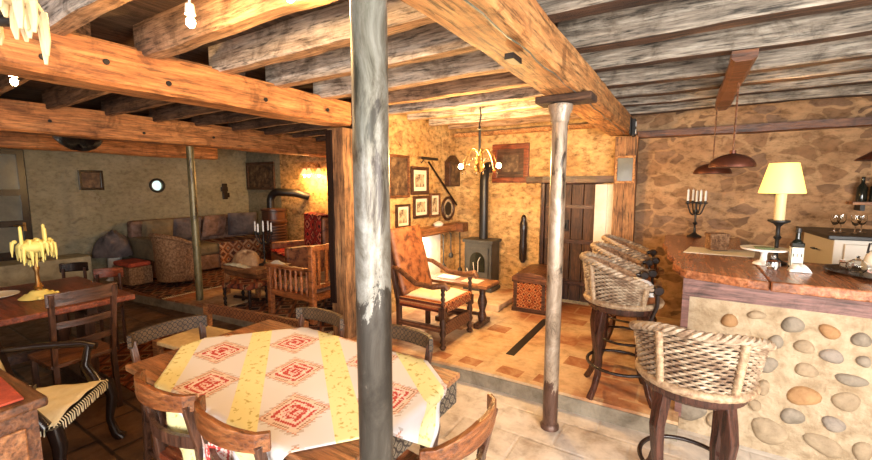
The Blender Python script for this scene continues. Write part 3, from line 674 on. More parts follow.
k = MB(); k.grid(6, 6, lambda a, b: (.24 + (a - .5) * .46 + b * .05, 4.02 + (b - .5) * .36, T + .003)); tag(k.obj('table_mat', M['paper'], solid=.003), 'pale paper mat under the woven basket', 'mat')
def candelabrum(name, label, cat, loc, H, R, n, mat, wax, ch=.10, group=None):
    t = thing(name, label, cat, loc)
    k = MB(); k.lathe([(0, 0), (H * .14, 0), (H * .13, .012), (.03, .03), (.012, .05), (.010, H * .25), (.024, H * .29), (.010, H * .33), (.010, H * .5), (.02, H * .55), (.01, H * .6), (.01, H * .72), (.025, H * .74), (.025, H * .75), (0, H * .75)], n=16); k.obj('stem', mat, t, smooth=True)
    cup = [(0, 0, H * .75)]
    for i in range(n):
        a = 2 * PI * i / n + .4; k = MB()
        pts = [(R * f * cos(a), R * f * sin(a), H * .55 + H * .08 * (-sin(f * PI * 1.2)) + H * .1 * f ** 3) for f in lin(0, 1, 10)]
        k.tube(pts, .007, 6); e = pts[-1]; k.lathe([(0, 0), (.008, 0), (.026, .012), (.026, .018), (.012, .018), (.014, .035), (0, .035)], (e[0], e[1], e[2]), 12)
        k.obj('arm', mat, t, smooth=True); cup.append((e[0], e[1], e[2] + .033))
    for c_ in cup:
        k = MB(); h = ch * random.uniform(.85, 1.1); k.lathe([(0, 0), (.011, 0), (.0105, h), (.003, h + .003), (.0015, h + .012), (0, h + .012)], c_, 10); k.obj('candle', wax, t, smooth=True)
    return t
candelabrum('candelabrum', 'black iron candelabrum with tall white candles against the stone wall at the bar end', 'candelabrum', (.10, 5.06, T), .50, .085, 4, M['black'], M['white'], .12)
# tray with glass things
tr = thing('serving_tray', 'dark oval serving tray at the right end of the bar', 'tray', (.98, 3.42, T + .008))
k = MB(); k.lathe([(0, 0), (.17, 0), (.20, .018), (.205, .018), (.175, -.0), (0, .006)], n=40, sx=1.0, sy=1.25); k.obj('dish', M['black_wood'], tr, smooth=True)
tp = thing('glass_teapot', 'clear glass teapot on the serving tray', 'teapot', (.92, 3.42, T + .016))
k = MB(); k.lathe([(0, 0), (.03, 0), (.052, .03), (.05, .055), (.025, .075), (.024, .072), (.046, .053), (.048, .03), (.028, .004), (0, .004)], n=20); k.obj('pot_body', M['glass'], tp, smooth=True)
k = MB(); k.lathe([(.026, .076), (.01, .086), (.006, .095), (.01, .10), (0, .104)], n=14); k.obj('lid', M['glass'], tp, smooth=True)
k = MB(); k.tube([(-.045, 0, .055), (-.078, 0, .055), (-.082, 0, .03), (-.048, 0, .022)], .005, 6); k.obj('handle', M['glass'], tp, smooth=True)
def cup(loc, label, mat, r=.034):
    t = thing('tea_cup', label, 'cup', loc, random.uniform(0, 6))
    k = MB(); k.lathe([(0, 0), (r * .6, 0), (r, .04), (r, .052), (r * .92, .052), (r * .55, .005), (0, .005)], n=18); k.obj('bowl', mat, t, smooth=True)
    k = MB(); k.tube([(r * .9, 0, .042), (r * 1.5, 0, .04), (r * 1.5, 0, .02), (r * .75, 0, .014)], .004, 6); k.obj('handle', mat, t, smooth=True)
flor = mottled('painted_china', [(.45, (.80, .76, .68)), (.55, (.55, .16, .10)), (.6, (.80, .76, .68))], 25, .25, .02)
cup((.905, 3.56, T + .016), 'painted cup behind the glass teapot on the tray', flor)
cup((1.0, 3.34, T + .016), 'painted cup right of the glass teapot, nearest the tray rim', flor)
kt = thing('enamel_kettle', 'cream enamel kettle at the far right edge, on the serving tray', 'kettle', (1.03, 3.52, T + .016))
k = MB(); k.lathe([(0, 0), (.058, 0), (.066, .03), (.05, .10), (.035, .125), (0, .13)], n=24); k.obj('body', M['cream_paint'], kt, smooth=True)
k = MB(); k.tube([(-.045, 0, .11), (-.04, 0, .17), (.04, 0, .17), (.045, 0, .11)], .006, 6); k.obj('handle', M['black'], kt)
k = MB(); k.lathe([(.03, .127), (.008, .14), (.01, .15), (0, .155)], n=12); k.obj('lid', M['cream_paint'], kt, smooth=True)
# cabinets behind the bar
cb = thing('kitchen_cabinet', 'cream painted kitchen cabinet against the wall behind the bar', 'cabinet', (0, 0, 0))
k = MB(); k.prism([(.98, 5.08), (1.04, 4.42), (XR - .03, 4.50), (XR - .03, 5.08)], .14, 1.215); k.obj('carcass', M['cream_paint'], cb, bevel=.006)
k = MB(); k.box(1.10, 1.55, 4.395, 4.418, .3, 1.18, Matrix.Translation((0, 0, 0))); dd = k.obj('door', M['cream_paint'], cb, bevel=.004)
k = MB(); k.box(1.58, 2.1, 4.405, 4.43, .3, 1.18); k.obj('door', M['cream_paint'], cb, bevel=.004)
k = MB(); k.tube([(.992, 4.72, 1.10), (.965, 4.72, 1.10), (.970, 4.66, 1.10), (.995, 4.66, 1.10)], .006, 6); k.obj('handle', M['iron'], cb)
k = MB(); k.prism([(.93, 5.16), (.99, 4.36), (XR - .03, 4.44), (XR - .03, 5.16)], 1.216, 1.25); k.obj('worktop', M['black'], cb, bevel=.006)
def glass(x_, y_, z_, label):
    k = MB(); k.lathe([(0, 0), (.028, 0), (.03, .003), (.004, .01), (.004, .06), (.02, .075), (.032, .11), (.03, .15), (.028, .15), (.030, .11), (.018, .078), (0, .066)], (0, 0, 0), 16)
    o_ = k.obj('wine_glass', M['glass'], smooth=True); o_.location = (x_, y_, z_); return tag(o_, label, 'glass', 'upturned glasses on the dark worktop')
for i in range(5): glass(1.08 + i * .062, 4.62 + (i % 2) * .10, 1.251, '%s clear wine glass from the left on the dark worktop' % ordn[i])
sh = thing('wall_shelf', 'short wooden wall shelf with dark bottles at the right edge', 'shelf', (0, 0, 0))
k = MB(); k.box(1.27, 2.1, 5.0, 5.19, 1.475, 1.50); k.obj('board', M['mid_wood'], sh)
k = MB(); k.box(1.33, 1.36, 5.04, 5.19, 1.42, 1.474); k.obj('bracket', M['iron'], sh); k = MB(); k.box(1.9, 1.93, 5.04, 5.19, 1.42, 1.474); k.obj('bracket', M['iron'], sh)
for i, x_ in enumerate((1.345, 1.43)):
    k = MB(); k.lathe([(0, 0), (.034, 0), (.036, .01), (.036, .13), (.014, .165), (.013, .215), (.015, .22), (0, .225)], (0, 0, 0), 16); o_ = k.obj('wine_bottle', M['dark_glass'], smooth=True); o_.location = (x_, 5.1, 1.501)
    tag(o_, '%s dark bottle from the left on the short wall shelf' % ordn[i], 'bottle', 'dark bottles on the wall shelf')
# pendants
def pendant(label, x_, y_, zb, r, h, ztop, flat=True):
    t = thing('pendant_lamp', label, 'pendant lamp', (x_, y_, zb))
    prof = [(r, 0)] + [(r * cos(a), h * sin(a)) for a in lin(.12, 1.35, 9)] + [(.018, h * 1.02), (.018, h * 1.25), (0, h * 1.25)] if flat else [(r, 0), (r * .95, .012), (.03, h), (.02, h * 1.2), (0, h * 1.2)]
    k = MB(); k.lathe(prof, n=36); k.obj('shade', M['copper'], t, smooth=True, solid=.003)
    k = MB(); k.tube([(0, 0, h * 1.2), (0, 0, ztop - zb)], .006, 6); k.obj('cord', M['brown_wood'], t)
    k = MB(); k.ball((0, 0, h * .45), .028); k.obj('bulb', M['white'], t, smooth=True)
pendant('front copper dome pendant lamp hanging over the bar', .245, 3.28, 1.765, .13, .088, 2.30)
pendant('rear copper dome pendant lamp, half hidden behind the front one', .18, 4.20, 1.745, .14, .09, 2.30)
pendant('copper cone pendant lamp cut off by the right edge', 1.20, 4.20, 1.83, .15, .09, 2.385, False)

# ---- chandelier
ch = thing('chandelier', 'small crystal chandelier with two lit bulbs in front of the stove pipe', 'chandelier', (-1.69, 3.50, 1.80))
k = MB(); k.tube([(0, 0, .58), (.01, 0, .50), (-.01, .01, .42), (0, 0, .38)], .007, 6); k.tube([(0, 0, .40), (0, 0, .14)], .013, 8); k.lathe([(.0, .36), (.03, .375), (.0, .39)], n=10); k.obj('rod', M['iron'], ch, smooth=True)
for i in range(6):
    a = PI * i / 3 + .12; k = MB()
    k.tube([(.19 * f * cos(a), .19 * f * sin(a), .12 + .13 * sin(f * PI) - .13 * f) for f in lin(0, 1, 12)], .005, 6); k.lathe([(0, -.01), (.02, 0), (.022, .006), (0, .006)], (.19 * cos(a), .19 * sin(a), -.01), 10); k.obj('arm', M['brass'], ch, smooth=True)
    lit = i in (0, 3)
    if lit: k = MB(); k.ball((.19 * cos(a), .19 * sin(a), .03), .024, None, .026); k.obj('bulb', M['bulb'], ch, smooth=True)
    k = MB()
    for q in range(4): f = .3 + q * .2; k.ball((.19 * f * cos(a), .19 * f * sin(a), .05 + .1 * sin(f * PI) - .13 * f), .008, .008, .016, 6)
    k.obj('crystal_drops', M['glass'], ch)
k = MB(); k.lathe([(0, -.04), (.025, -.02), (.05, .03), (.02, .06), (.015, .12), (0, .14)], n=14); k.obj('centre_bowl', M['brass'], ch, smooth=True)
# ---- bare bulbs near the ceiling
def bare(x_, y_, z_, label, top):
    t = thing('bare_bulb', label, 'light bulb', (x_, y_, z_))
    k = MB(); k.ball((0, 0, 0), .018, None, .022); k.obj('bulb', M['bulb'], t, smooth=True)
    k = MB(); k.lathe([(.0, .075), (.016, .07), (.02, .03), (0, .03)], n=12); k.tube([(0, 0, .07), (0, 0, top - z_)], .005, 6); k.obj('socket', M['white'], t)
bare(-1.76, .93, 2.31, 'bare glowing bulb hanging between the joists above the rounded beam', 2.54)
bare(-1.28, 1.04, 2.34, 'bare glowing bulb at the top edge left of the thick column', 2.54)
bare(-3.32, .74, 2.24, 'bare glowing bulb between the two orange beams at far left', 2.54)
# hanging waxy chandelier near the camera
hc = thing('candle_ring', 'wax-crusted hanging candle ring cut off by the top left corner', 'chandelier', (-1.15, .14, 1.99))
k = MB(); n = 24; k.tube([(.15 * cos(2 * PI * i / n), .15 * sin(2 * PI * i / n), 0) for i in range(n)], .012, 8, True); k.tube([(0, 0, .02), (0, 0, .57)], .006, 6)
for i in range(3): a = 2 * PI * i / 3; k.tube([(.15 * cos(a), .15 * sin(a), 0), (0, 0, .2)], .004, 5)
k.obj('iron_ring', M['iron'], hc, smooth=True)
for i in range(8):
    a = 2 * PI * i / 8; k = MB(); cx, cy = .15 * cos(a), .15 * sin(a)
    k.lathe([(0, -.02), (.02, -.015), (.024, .01), (.014, .03), (.012, .09), (0, .095)], (cx, cy, 0), 10)
    for q in range(5):
        b_ = q * 1.3 + i; L = random.uniform(.03, .09); k.tube([(cx + .02 * cos(b_), cy + .02 * sin(b_), .01), (cx + .023 * cos(b_), cy + .023 * sin(b_), -L * .6), (cx + .022 * cos(b_), cy + .022 * sin(b_), -L)], [.009, .007, .003], 6)
    k.obj('wax_candle', M['wax'], hc, smooth=True)

# ---- pictures
def picture(label, axis, u0, u1, z0, z1, w_, fm, im, at, fw=.03, mat_=None, oval=False, cat='picture', nm='framed_picture'):
    """axis 'y': hangs on a wall facing -Y at y=at; axis 'x': on a wall facing +X at x=at"""
    cu, cz = (u0 + u1) / 2, (z0 + z1) / 2; hw, hh = (u1 - u0) / 2, (z1 - z0) / 2
    if axis == 'y': t = thing(nm, label, cat, (cu, at, cz), 0)
    else: t = thing(nm, label, cat, (at, cu, cz), PI / 2)
    k = MB()
    if oval:
        n = 32; k.tube([(hw * .88 * cos(2 * PI * i / n), -.015, hh * .88 * sin(2 * PI * i / n)) for i in range(n)], fw * .6, 8, True)
    else:
        k.box(-hw, hw, -w_, -.002, hh - fw, hh); k.box(-hw, hw, -w_, -.002, -hh, -hh + fw); k.box(-hw, -hw + fw, -w_, -.002, -hh + fw, hh - fw); k.box(hw - fw, hw, -w_, -.002, -hh + fw, hh - fw)
    k.obj('frame', fm, t, bevel=0 if oval else .004, smooth=oval)
    if mat_:
        k = MB(); k.box(-hw + fw, hw - fw, -w_ * .45, -.003, -hh + fw, hh - fw) if not oval else k.lathe([(0, 0), (1, 0), (1, .01), (0, .01)], n=32, M=Matrix.Translation((0, -.004, 0)) @ Matrix.Rotation(PI / 2, 4, 'X') @ Matrix.Diagonal((hw * .88, hh * .88, 1, 1))); k.obj('mount', mat_, t)
    q = fw * (2.1 if mat_ else 1); k = MB()
    if oval: k.lathe([(0, 0), (.5, 0), (.62, -.0), (.62, .004), (0, .004)], n=24, M=Matrix.Translation((0, -.0155, 0)) @ Matrix.Rotation(PI / 2, 4, 'X') @ Matrix.Diagonal((hw * .8, hh * .9, 1, 1)))
    else: k.box(-hw + q, hw - q, -w_ * .5, -.002, -hh + q, hh - q)
    k.obj('image', im, t)
    return t
GW = M['mid_wood']; XW = -2.898
picture('dark painting in a wide reddish frame on the wall left of the door', 'y', -2.30, -1.78, 1.68, 2.20, .04, M['red_wood'], M['canvas'], YB, .07, M['dark_wood'])
picture('grey print in a pale frame on the timber post by the door', 'y', -.71, -.50, 1.67, 1.98, .02, M['beam_pale'], M['dim_pane'], YB - .15, .025)
picture('pale sketch in a broad dark frame, topmost on the fireplace wall', 'x', 4.05, 4.44, 1.53, 1.88, .03, M['dark_wood'], M['print'], XW, .045, M['paper'])
picture('pale print in a dark frame directly below the topmost sketch', 'x', 4.10, 4.44, 1.23, 1.51, .03, M['dark_wood'], M['print'], XW, .035, M['paper'])
picture('narrow print beside the oval portrait', 'x', 4.48, 4.73, 1.22, 1.54, .03, M['brown_wood'], M['print'], XW, .03, M['paper'])
picture('small leaning print at the left end of the mantel beam', 'x', 3.74, 4.02, 1.13, 1.42, .03, M['dark_wood'], M['print'], XW, .03, M['paper'])
picture('oval portrait silhouette in a dark round frame', 'x', 4.78, 5.14, 1.14, 1.49, .03, M['dark_wood'], M['black'], XW, .035, M['print'], True)
picture('tall carved brown panel at the left of the picture group', 'x', 3.60, 4.0, 1.50, 2.0, .035, M['brown_wood'], M['canvas'], XW, .03)
picture('small dark painting hung on the shadowed left wall', 'x', 2.37, 2.68, 1.57, 1.88, .03, M['black_wood'], M['canvas'], XL + .002, .035)
picture('framed landscape on the wall above the lounge sofa end', 'y', -8.0 + .02, -7.06, 1.55, 2.12, .035, M['dark_wood'], M['canvas'], YB, .06)
picture('small dark picture under the glowing wall sconce', 'y', -5.52, -5.22, 1.34, 1.56, .03, M['dark_wood'], M['canvas'], YB, .035)
cl = thing('wall_clock', 'dark wooden cased wall clock in the corner above the oval portrait', 'clock', (XW, 5.03, 1.83), PI / 2)
k = MB(); k.box(-.15, .15, -.09, -.001, -.20, .14); k.prism([(-.16, .14), (.16, .14), (.0, .24)], -.001, .09, Matrix.Rotation(PI / 2, 4, 'X')); k.obj('case', M['dark_wood'], cl, bevel=.005)
k = MB(); k.box(-.12, .12, -.095, -.088, -.17, .11); k.obj('front_panel', M['canvas'], cl)
k = MB(); k.tube([(XW + .02, 4.44, 1.95), (XW + .05, 5.15, 1.36)], .014, 8); tag(k.obj('walking_stick', M['black_wood'], smooth=True), 'dark stick hung diagonally across the fireplace wall', 'stick')
k = MB(); k.tube([(XW, 4.30, 1.93), (XW + .07, 4.30, 2.0), (XW + .08, 4.30, 1.99)], .006, 6); k.tube([(XW + .08, 4.20, 1.985), (XW + .08, 4.56, 1.985)], .018, 10); tag(k.obj('picture_light', M['iron'], smooth=True), 'slim dark picture light above the topmost sketch', 'picture light')
mt = thing('mantel_beam', 'reddish timber mantel beam across the fireplace wall', 'mantel', (0, 0, 0))
rough((-2.897, -2.70, 3.42, 5.19, 1.005, 1.105), 16, .006).obj('beam', M['mid_wood_y'], mt)
k = MB(); k.box(-2.72, -2.60, 4.88, 5.04, 1.0, 1.125, None); k.obj('end_block', M['brown_wood'], mt)
for y_, L, lb in ((4.52, .42, 'black iron fire tool hanging left under the mantel'), (4.72, .30, 'short black iron fire tool hanging in the middle under the mantel'), (4.98, .55, 'long black iron poker hanging right under the mantel')):
    k = MB(); k.tube([(-2.72, y_, 1.0), (-2.70, y_, .99), (-2.695, y_, 1.0 - L)], .009, 6); k.lathe([(0, -.05), (.03, -.04), (.035, 0), (.012, .03), (0, .03)], (-2.695, y_, 1.0 - L), 10)
    tag(k.obj('fire_tool', M['iron'], smooth=True), lb, 'fire tool', 'fire tools under the mantel')
k = MB(); k.lathe([(0, 0), (.05, 0), (.06, .03), (.02, .06), (0, .06)], (-2.80, 4.56, 1.107), 14, 1, 1.6); tag(k.obj('white_ornament', M['white'], smooth=True), 'small white ornament on the mantel beam', 'ornament')
# wood stove in the middle room
sv = thing('wood_stove', 'dark grey iron wood stove with arched glass door on the hearth slab', 'stove', (-2.34, 4.96, .216)); sv.scale = (.80, .80, 1.03)
k = MB(); k.box(-.25, .25, -.17, .17, .05, .64); k.box(-.28, .28, -.20, .20, .64, .68); k.box(-.27, .27, -.19, .19, .0, .05); k.obj('body', M['stove'], sv, bevel=.008)
k = MB(); k.box(-.20, .20, -.19, -.172, .16, .58); dd = k.obj('door', M['stove'], sv, bevel=.006)
k = MB(); k.prism([(-.14, .26), (.14, .26)] + [(.14 * cos(a), .40 + .12 * sin(a)) for a in lin(0, PI, 12)], .1905, .196, Matrix.Rotation(PI / 2, 4, 'X')); k.obj('glass_pane', M['dark_glass'], dd)
k = MB(); k.tube([(.02, -.20, .26), (.02, -.20, .40), (.06, -.20, .46)], .006, 5); k.tube([(-.05, -.20, .26), (-.07, -.20, .38)], .005, 5); k.tube([(-.15, -.2, .2), (-.18, -.22, .3)], .008, 6); k.obj('door_ornament', M['cream_paint'], dd)
k = MB(); k.box(-.18, .18, -.185, -.172, .07, .13); k.obj('ash_drawer', M['iron'], sv)
k = MB(); k.tube([(0, .05, .66), (0, .05, 1.45), (0, .08, 1.56), (0, .16, 1.62), (0, .29, 1.63)], .075, 16); k.obj('flue_pipe', M['black'], sv, smooth=True)
k = MB(); k.lathe([(0, -.33), (.028, -.33), (.05, -.28), (.055, -.1), (.045, 0), (.052, .1), (.05, .2), (.03, .25), (.035, .28), (.02, .31), (0, .32)], (-1.82, YB - .058, .94), 14); tag(k.obj('carved_figure', M['black_wood'], smooth=True), 'tall narrow black carved figure hanging beside the stove', 'carving')
# trunk
tk = thing('trunk', 'red patterned trunk with domed dark lid in front of the door jamb', 'trunk', (-1.53, 4.82, .131), .05)
k = MB(); k.box(-.20, .20, -.29, .29, .02, .36); k.obj('body', M['tapestry'], tk, bevel=.006)
k = MB(); k.prism([(-.215, .36), (.215, .36), (.215, .42), (.15, .47), (0, .49), (-.15, .47), (-.215, .42)], -.30, .30, Matrix.Rotation(PI / 2, 4, 'X')); k.obj('lid', M['brown_wood'], tk, bevel=.006)
for s_ in (-1, 1):
    k = MB(); k.box(s_ * .17 - .02, s_ * .17 + .02, -.296, -.286, .02, .36); k.obj('strap', M['dark_wood'], tk)
k = MB(); k.box(-.21, .21, -.30, .30, 0, .05); k.obj('base', M['dark_wood'], tk)
k = MB(); k.box(-1.30, -1.22, 3.28, 4.40, .1305, .1335); tag(k.obj('floor_grille', M['iron']), 'narrow dark slot grille set in the terracotta floor', 'floor grille')

# ---- leather armchair by fireplace
def turned(mb, x_, y_, z0, z1, r):
    L = z1 - z0; mb.lathe([(r * .7, 0), (r * 1.1, L * .06), (r * .6, L * .12), (r, L * .2), (r * .6, L * .3), (r * 1.1, L * .42), (r * .65, L * .55), (r * 1.05, L * .68), (r * .7, L * .8), (r * 1.1, L * .92), (r, L)], (x_, y_, z0), 12)
ac = thing('armchair', 'high-backed studded leather armchair with carved legs, facing the chest', 'armchair', (-2.10, 3.33, .131), -PI / 2)
for s_, y_ in ((-1, .27), (1, .27)):
    k = MB(); turned(k, s_ * .27, y_, 0, .36, .032); k.box(s_ * .27 - .03, s_ * .27 + .03, y_ - .03, y_ + .03, .30, .40); turned(k, s_ * .27, y_, .40, .58, .022); k.obj('leg', M['dark_wood_z'], ac, smooth=True)
    k = MB(); k.bar((s_ * .26, -.24, 0), (s_ * .26, -.24, .4), .045, .045); k.bar((s_ * .26, -.24, .38), (s_ * .26, -.40, 1.04), .045, .045, (1, 0, 0)); k.obj('leg', M['dark_wood_z'], ac, bevel=.004)
    k = MB(); k.tube([(s_ * .26, -.33, .72), (s_ * .29, -.20, .70), (s_ * .31, 0, .60), (s_ * .31, .18, .59), (s_ * .30, .31, .62), (s_ * .29, .34, .58)], [.022, .024, .027, .028, .032, .026], 8); k.obj('arm', M['brown_wood'], ac, smooth=True)
k = MB(); slat(k, [(-.24, .27, .13), (.24, .27, .13)], .11, .03); slat(k, [(-.27, -.22, .16), (-.27, .25, .16)], .05, .03); slat(k, [(.27, -.22, .16), (.27, .25, .16)], .05, .03); k.obj('carved_stretcher', M['carved_brown'], ac)
k = MB(); k.box(-.28, .28, -.24, .30, .34, .44); k.obj('seat', M['tapestry'], ac, bevel=.02)
k = MB(); k.grid(12, 12, lambda a, b: ((a - .5) * .44, .03 + (b - .5) * .48, .445 + .04 * (1 - (2 * a - 1) ** 4) * (1 - (2 * b - 1) ** 4))); k.obj('seat_pad', M['cream_cloth'], ac, smooth=True, solid=.01)
k = MB(); k.grid(10, 14, lambda a, b: ((a - .5) * .50, -.225 - .165 * b + .02 * sin(a * PI), .44 + .64 * b)); k.obj('backrest', M['leather'], ac, smooth=True, solid=.05)
# small table
tb = thing('side_table', 'low wooden trestle table with papers, in front of the wood stove', 'table', (-2.05, 3.86, .131))
k = MB(); k.box(-.42, .36, -.17, .17, .44, .475); k.obj('tabletop', M['mid_wood'], tb, bevel=.006)
for s_ in (-1, 1):
    k = MB(); k.box(s_ * .24 - .03, s_ * .24 + .03, -.15, .15, 0, .05); k.lathe([(.04, .05), (.05, .1), (.03, .16), (.055, .26), (.03, .34), (.05, .44)], (s_ * .24, 0, 0), 14); k.obj('leg', M['dark_wood'], tb, smooth=True)
k = MB(); k.box(-.24, .24, -.02, .02, .10, .13); k.obj('stretcher', M['dark_wood'], tb)
k = MB(); k.box(-2.35, -2.12, 3.78, 3.94, .608, .618, None); tag(k.obj('magazine', M['white']), 'white magazine on the left of the trestle table', 'magazine')
k = MB(); k.box(-2.02, -1.82, 3.76, 3.93, .608, .614, None); tag(k.obj('magazine', M['paper']), 'tan papers at the right of the trestle table', 'magazine')

# ---- dining table with cloth
dt = thing('dining_table', 'wooden dining table with carved apron under the patterned cloth', 'table', (-1.60, 1.21, 0))
TX0, TX1, TY0, TY1 = -2.33, -.87, .80, 1.62
k = MB(); k.box(TX0 + 1.6, TX1 + 1.6, TY0 - 1.21, TY1 - 1.21, .725, .755); k.obj('tabletop', M['mid_wood'], dt, bevel=.006)
for y_ in (TY0 - 1.17, TY1 - 1.25): k = MB(); slat(k, [(TX0 + 1.65, y_, .635), (TX1 + 1.55, y_, .635)], .09, .025); k.obj('carved_apron', M['carved_dark'], dt)
for x_ in (TX1 + 1.585, TX0 + 1.64): k = MB(); slat(k, [(x_, TY0 - 1.18, .615), (x_, TY1 - 1.24, .615)], .11, .02); k.obj('carved_apron', M['carved_y'], dt)
for x_ in (TX0 + 1.70, TX1 + 1.50):
    for y_ in (TY0 - 1.12, TY1 - 1.30): k = MB(); turned(k, x_, y_, 0, .725, .035); k.obj('leg', M['dark_wood_z'], dt, smooth=True)
cu, su = .78, -.625; cv, sv_ = .625, .78
N = 96; U0, U1, V0, V1 = -2.575, -1.335, -.625, .605; vs = []; uvs = []; z_t = .7585
def fold(x_, y_):
    """lay the cloth on the table and let what overhangs drop"""
    z_ = z_t; wob = .012 * sin(x_ * 23 + y_ * 17) + .008 * sin(x_ * 41)
    ox = max(0, x_ - TX1 - .005, TX0 - .005 - x_); oy = max(0, y_ - TY1 - .005, TY0 - .005 - y_); o_ = max(ox, oy)
    if ox > 0 and oy > 0: o_ = math.hypot(ox, oy)
    e = .01 + .10 * min(o_, .3) + (wob if o_ > .04 else 0)
    nx = min(max(x_, TX0 - .005), TX1 + .005); ny = min(max(y_, TY0 - .005), TY1 + .005)
    if ox > 0: nx += (1 if x_ > TX1 else -1) * (e if ox >= oy else e * .6)
    if oy > 0: ny += (1 if y_ > TY1 else -1) * (e if oy > ox else e * .6)
    if o_ > 0: z_ = z_t - o_ * .97
    else: z_ += .0015 * (1 + sin(x_ * 15 + 2 * y_) * sin(y_ * 13)) 
    return (nx, ny, z_)
for j in range(N + 1):
    for i in range(N + 1):
        u = U0 + (U1 - U0) * i / N; v = V0 + (V1 - V0) * j / N; vs.append(fold(u * cu + v * cv, u * su + v * sv_)); uvs.append((u, v))
k = MB(); k.add(vs, [(j * (N + 1) + i, j * (N + 1) + i + 1, (j + 1) * (N + 1) + i + 1, (j + 1) * (N + 1) + i) for j in range(N) for i in range(N)])
tc = k.obj('tablecloth', M['tablecloth'], smooth=True); uvl = tc.data.uv_layers.new(name='uv')
for lp_ in tc.data.loops: uvl.data[lp_.index].uv = uvs[lp_.vertex_index]
md = tc.modifiers.new('s', 'SOLIDIFY'); md.thickness = .003; md.offset = 1
tag(tc, 'white cloth with yellow stripes and red diamond medallions over the dining table', 'tablecloth')
e = fold(U1 * cu + V1 * cv, U1 * su + V1 * sv_)
k = MB(); k.tube([e, (e[0] + .005, e[1], e[2] - .05), (e[0], e[1], e[2] - .11)], [.006, .012, .007], 8); k.obj('tassel', M['yellow_wax'], tc, smooth=True)

# ---- dining chairs
M['chair_brown'] = wood('chair_brown', (.09, .025, .008), (.22, .07, .02), (.36, .15, .05), 'x', .3, 1.3)
def dining_chair(kind, mats):
    """kind carved: flat carved rail; plain: wide curved rail.  back at -y"""
    t = thing('dining_chair', 'x', 'chair'); W = .205
    legm, railm, seatm = mats
    k = MB(); k.box(-.20, .20, -.20, .20, .415, .45); k.obj('seat', seatm, t, bevel=.008)
    k = MB(); slat(k, [(-.19, .19, .36), (.19, .19, .36)], .054, .025); slat(k, [(-.19, -.19, .36), (-.19, .19, .36)], .054, .025); slat(k, [(.19, -.19, .36), (.19, .19, .36)], .054, .025); k.obj('seat_frame', legm, t)
    for s_ in (-1, 1):
        k = MB(); turned(k, s_ * .18, .18, 0, .41, .024); k.obj('leg', legm, t, smooth=True)
        k = MB(); pts = [(s_ * .19, -.25, 0), (s_ * .19, -.20, .2), (s_ * .19, -.185, .42), (s_ * .195, -.20, .6), (s_ * W, -.245, .80)]
        for a, b_ in zip(pts, pts[1:]): k.bar(a, b_, .03, .034, (1, 0, 0))
        k.obj('leg', legm, t, bevel=.004)
    bow = .05 if kind == 'plain' else .025
    def bp(z_, w=W, off=0): return [(w * q, -.245 + off - bow * (1 - q * q) + (.02 if abs(q) > 1 else 0), z_) for q in lin(-1.12, 1.12, 15)]
    if kind == 'plain':
        k = MB(); slat(k, bp(.775), [.085 - .02 * abs(q) for q in lin(-1, 1, 15)], .022); k.obj('top_rail', railm, t, bevel=.004)
    else:
        k = MB(); slat(k, bp(.775), [.070 + .010 * (1 - q * q) for q in lin(-1, 1, 15)], .022); k.obj('top_rail', railm, t)
    k = MB(); slat(k, [(W * .92 * q, -.212 - bow * .8 * (1 - q * q), .60) for q in lin(-1, 1, 11)], .05, .018); k.obj('middle_rail', legm, t)
    k = MB(); slat(k, [(-.18, .0, .18), (.18, .0, .18)], .025, .02); slat(k, [(-.185, -.2, .16), (-.18, .18, .16)], .025, .02); slat(k, [(.185, -.2, .16), (.18, .18, .16)], .025, .02); k.obj('stretcher', legm, t)
    return t
gp = 'chairs around the dining table'
ca = dining_chair('carved', (M['dark_wood_z'], M['carved_dark'], M['mid_wood'])); ca.location = (-2.27, 1.09, 0); ca.rotation_euler = (0, 0, -PI / 2); ca['group'] = gp; ca.scale = (.9, 1, 1)
ca['label'] = 'dark carved-rail dining chair at the left end of the cloth-covered table'
dup(ca, (-1.93, 1.47, 0), PI, 'carved-rail dining chair on the far table side, left of the thick steel column')
dup(ca, (-1.30, 1.49, 0), PI, 'carved-rail dining chair on the far table side, right behind the thick steel column')
cp = dining_chair('plain', (M['dark_wood_z'], M['chair_brown'], M['red_wood'])); cp.location = (-1.79, .97, 0); cp.rotation_euler = (0, 0, .02); cp['group'] = gp; cp.scale = (.93, 1, 1)
cp['label'] = 'brown dining chair with curved back at the near left corner of the cloth'
dup(cp, (-1.33, .98, 0), -.02, 'brown curved-back dining chair at the bottom edge, left of the thick column')
dup(cp, (-.84, 1.18, 0), PI / 2 - .1, 'brown curved-back dining chair at the right end of the table, right of the thick column')

# ---- long dark table at left
lt = thing('long_table', 'long dark polished table at the left edge', 'table', (-4.42, .25, 0))
k = MB(); k.box(-.62, .62, -1.75, 1.17, .715, .76); k.obj('tabletop', M['red_wood'], lt, bevel=.008)
for y_ in (-1.3, .92):
    k = MB(); k.box(-.50, .50, y_ - .04, y_ + .04, .0, .07); k.box(-.42, -.22, y_ - .035, y_ + .035, .07, .714); k.box(.22, .42, y_ - .035, y_ + .035, .07, .714); k.box(-.5, .5, y_ - .035, y_ + .035, .63, .713); k.obj('leg', M['dark_wood_z'], lt, bevel=.006)
k = MB(); k.box(-.03, .03, -1.3, .92, .25, .32); k.obj('stretcher', M['dark_wood'], lt)
ld = thing('ladder_back_chair', 'dark ladder-back chair at the near side of the long table', 'chair', (-3.72, .98, 0), PI / 2 + .05); ld.scale = (.86, 1, 1)
k = MB(); k.box(-.22, .22, -.20, .22, .42, .45); k.obj('seat', M['brown_wood'], ld, bevel=.006)
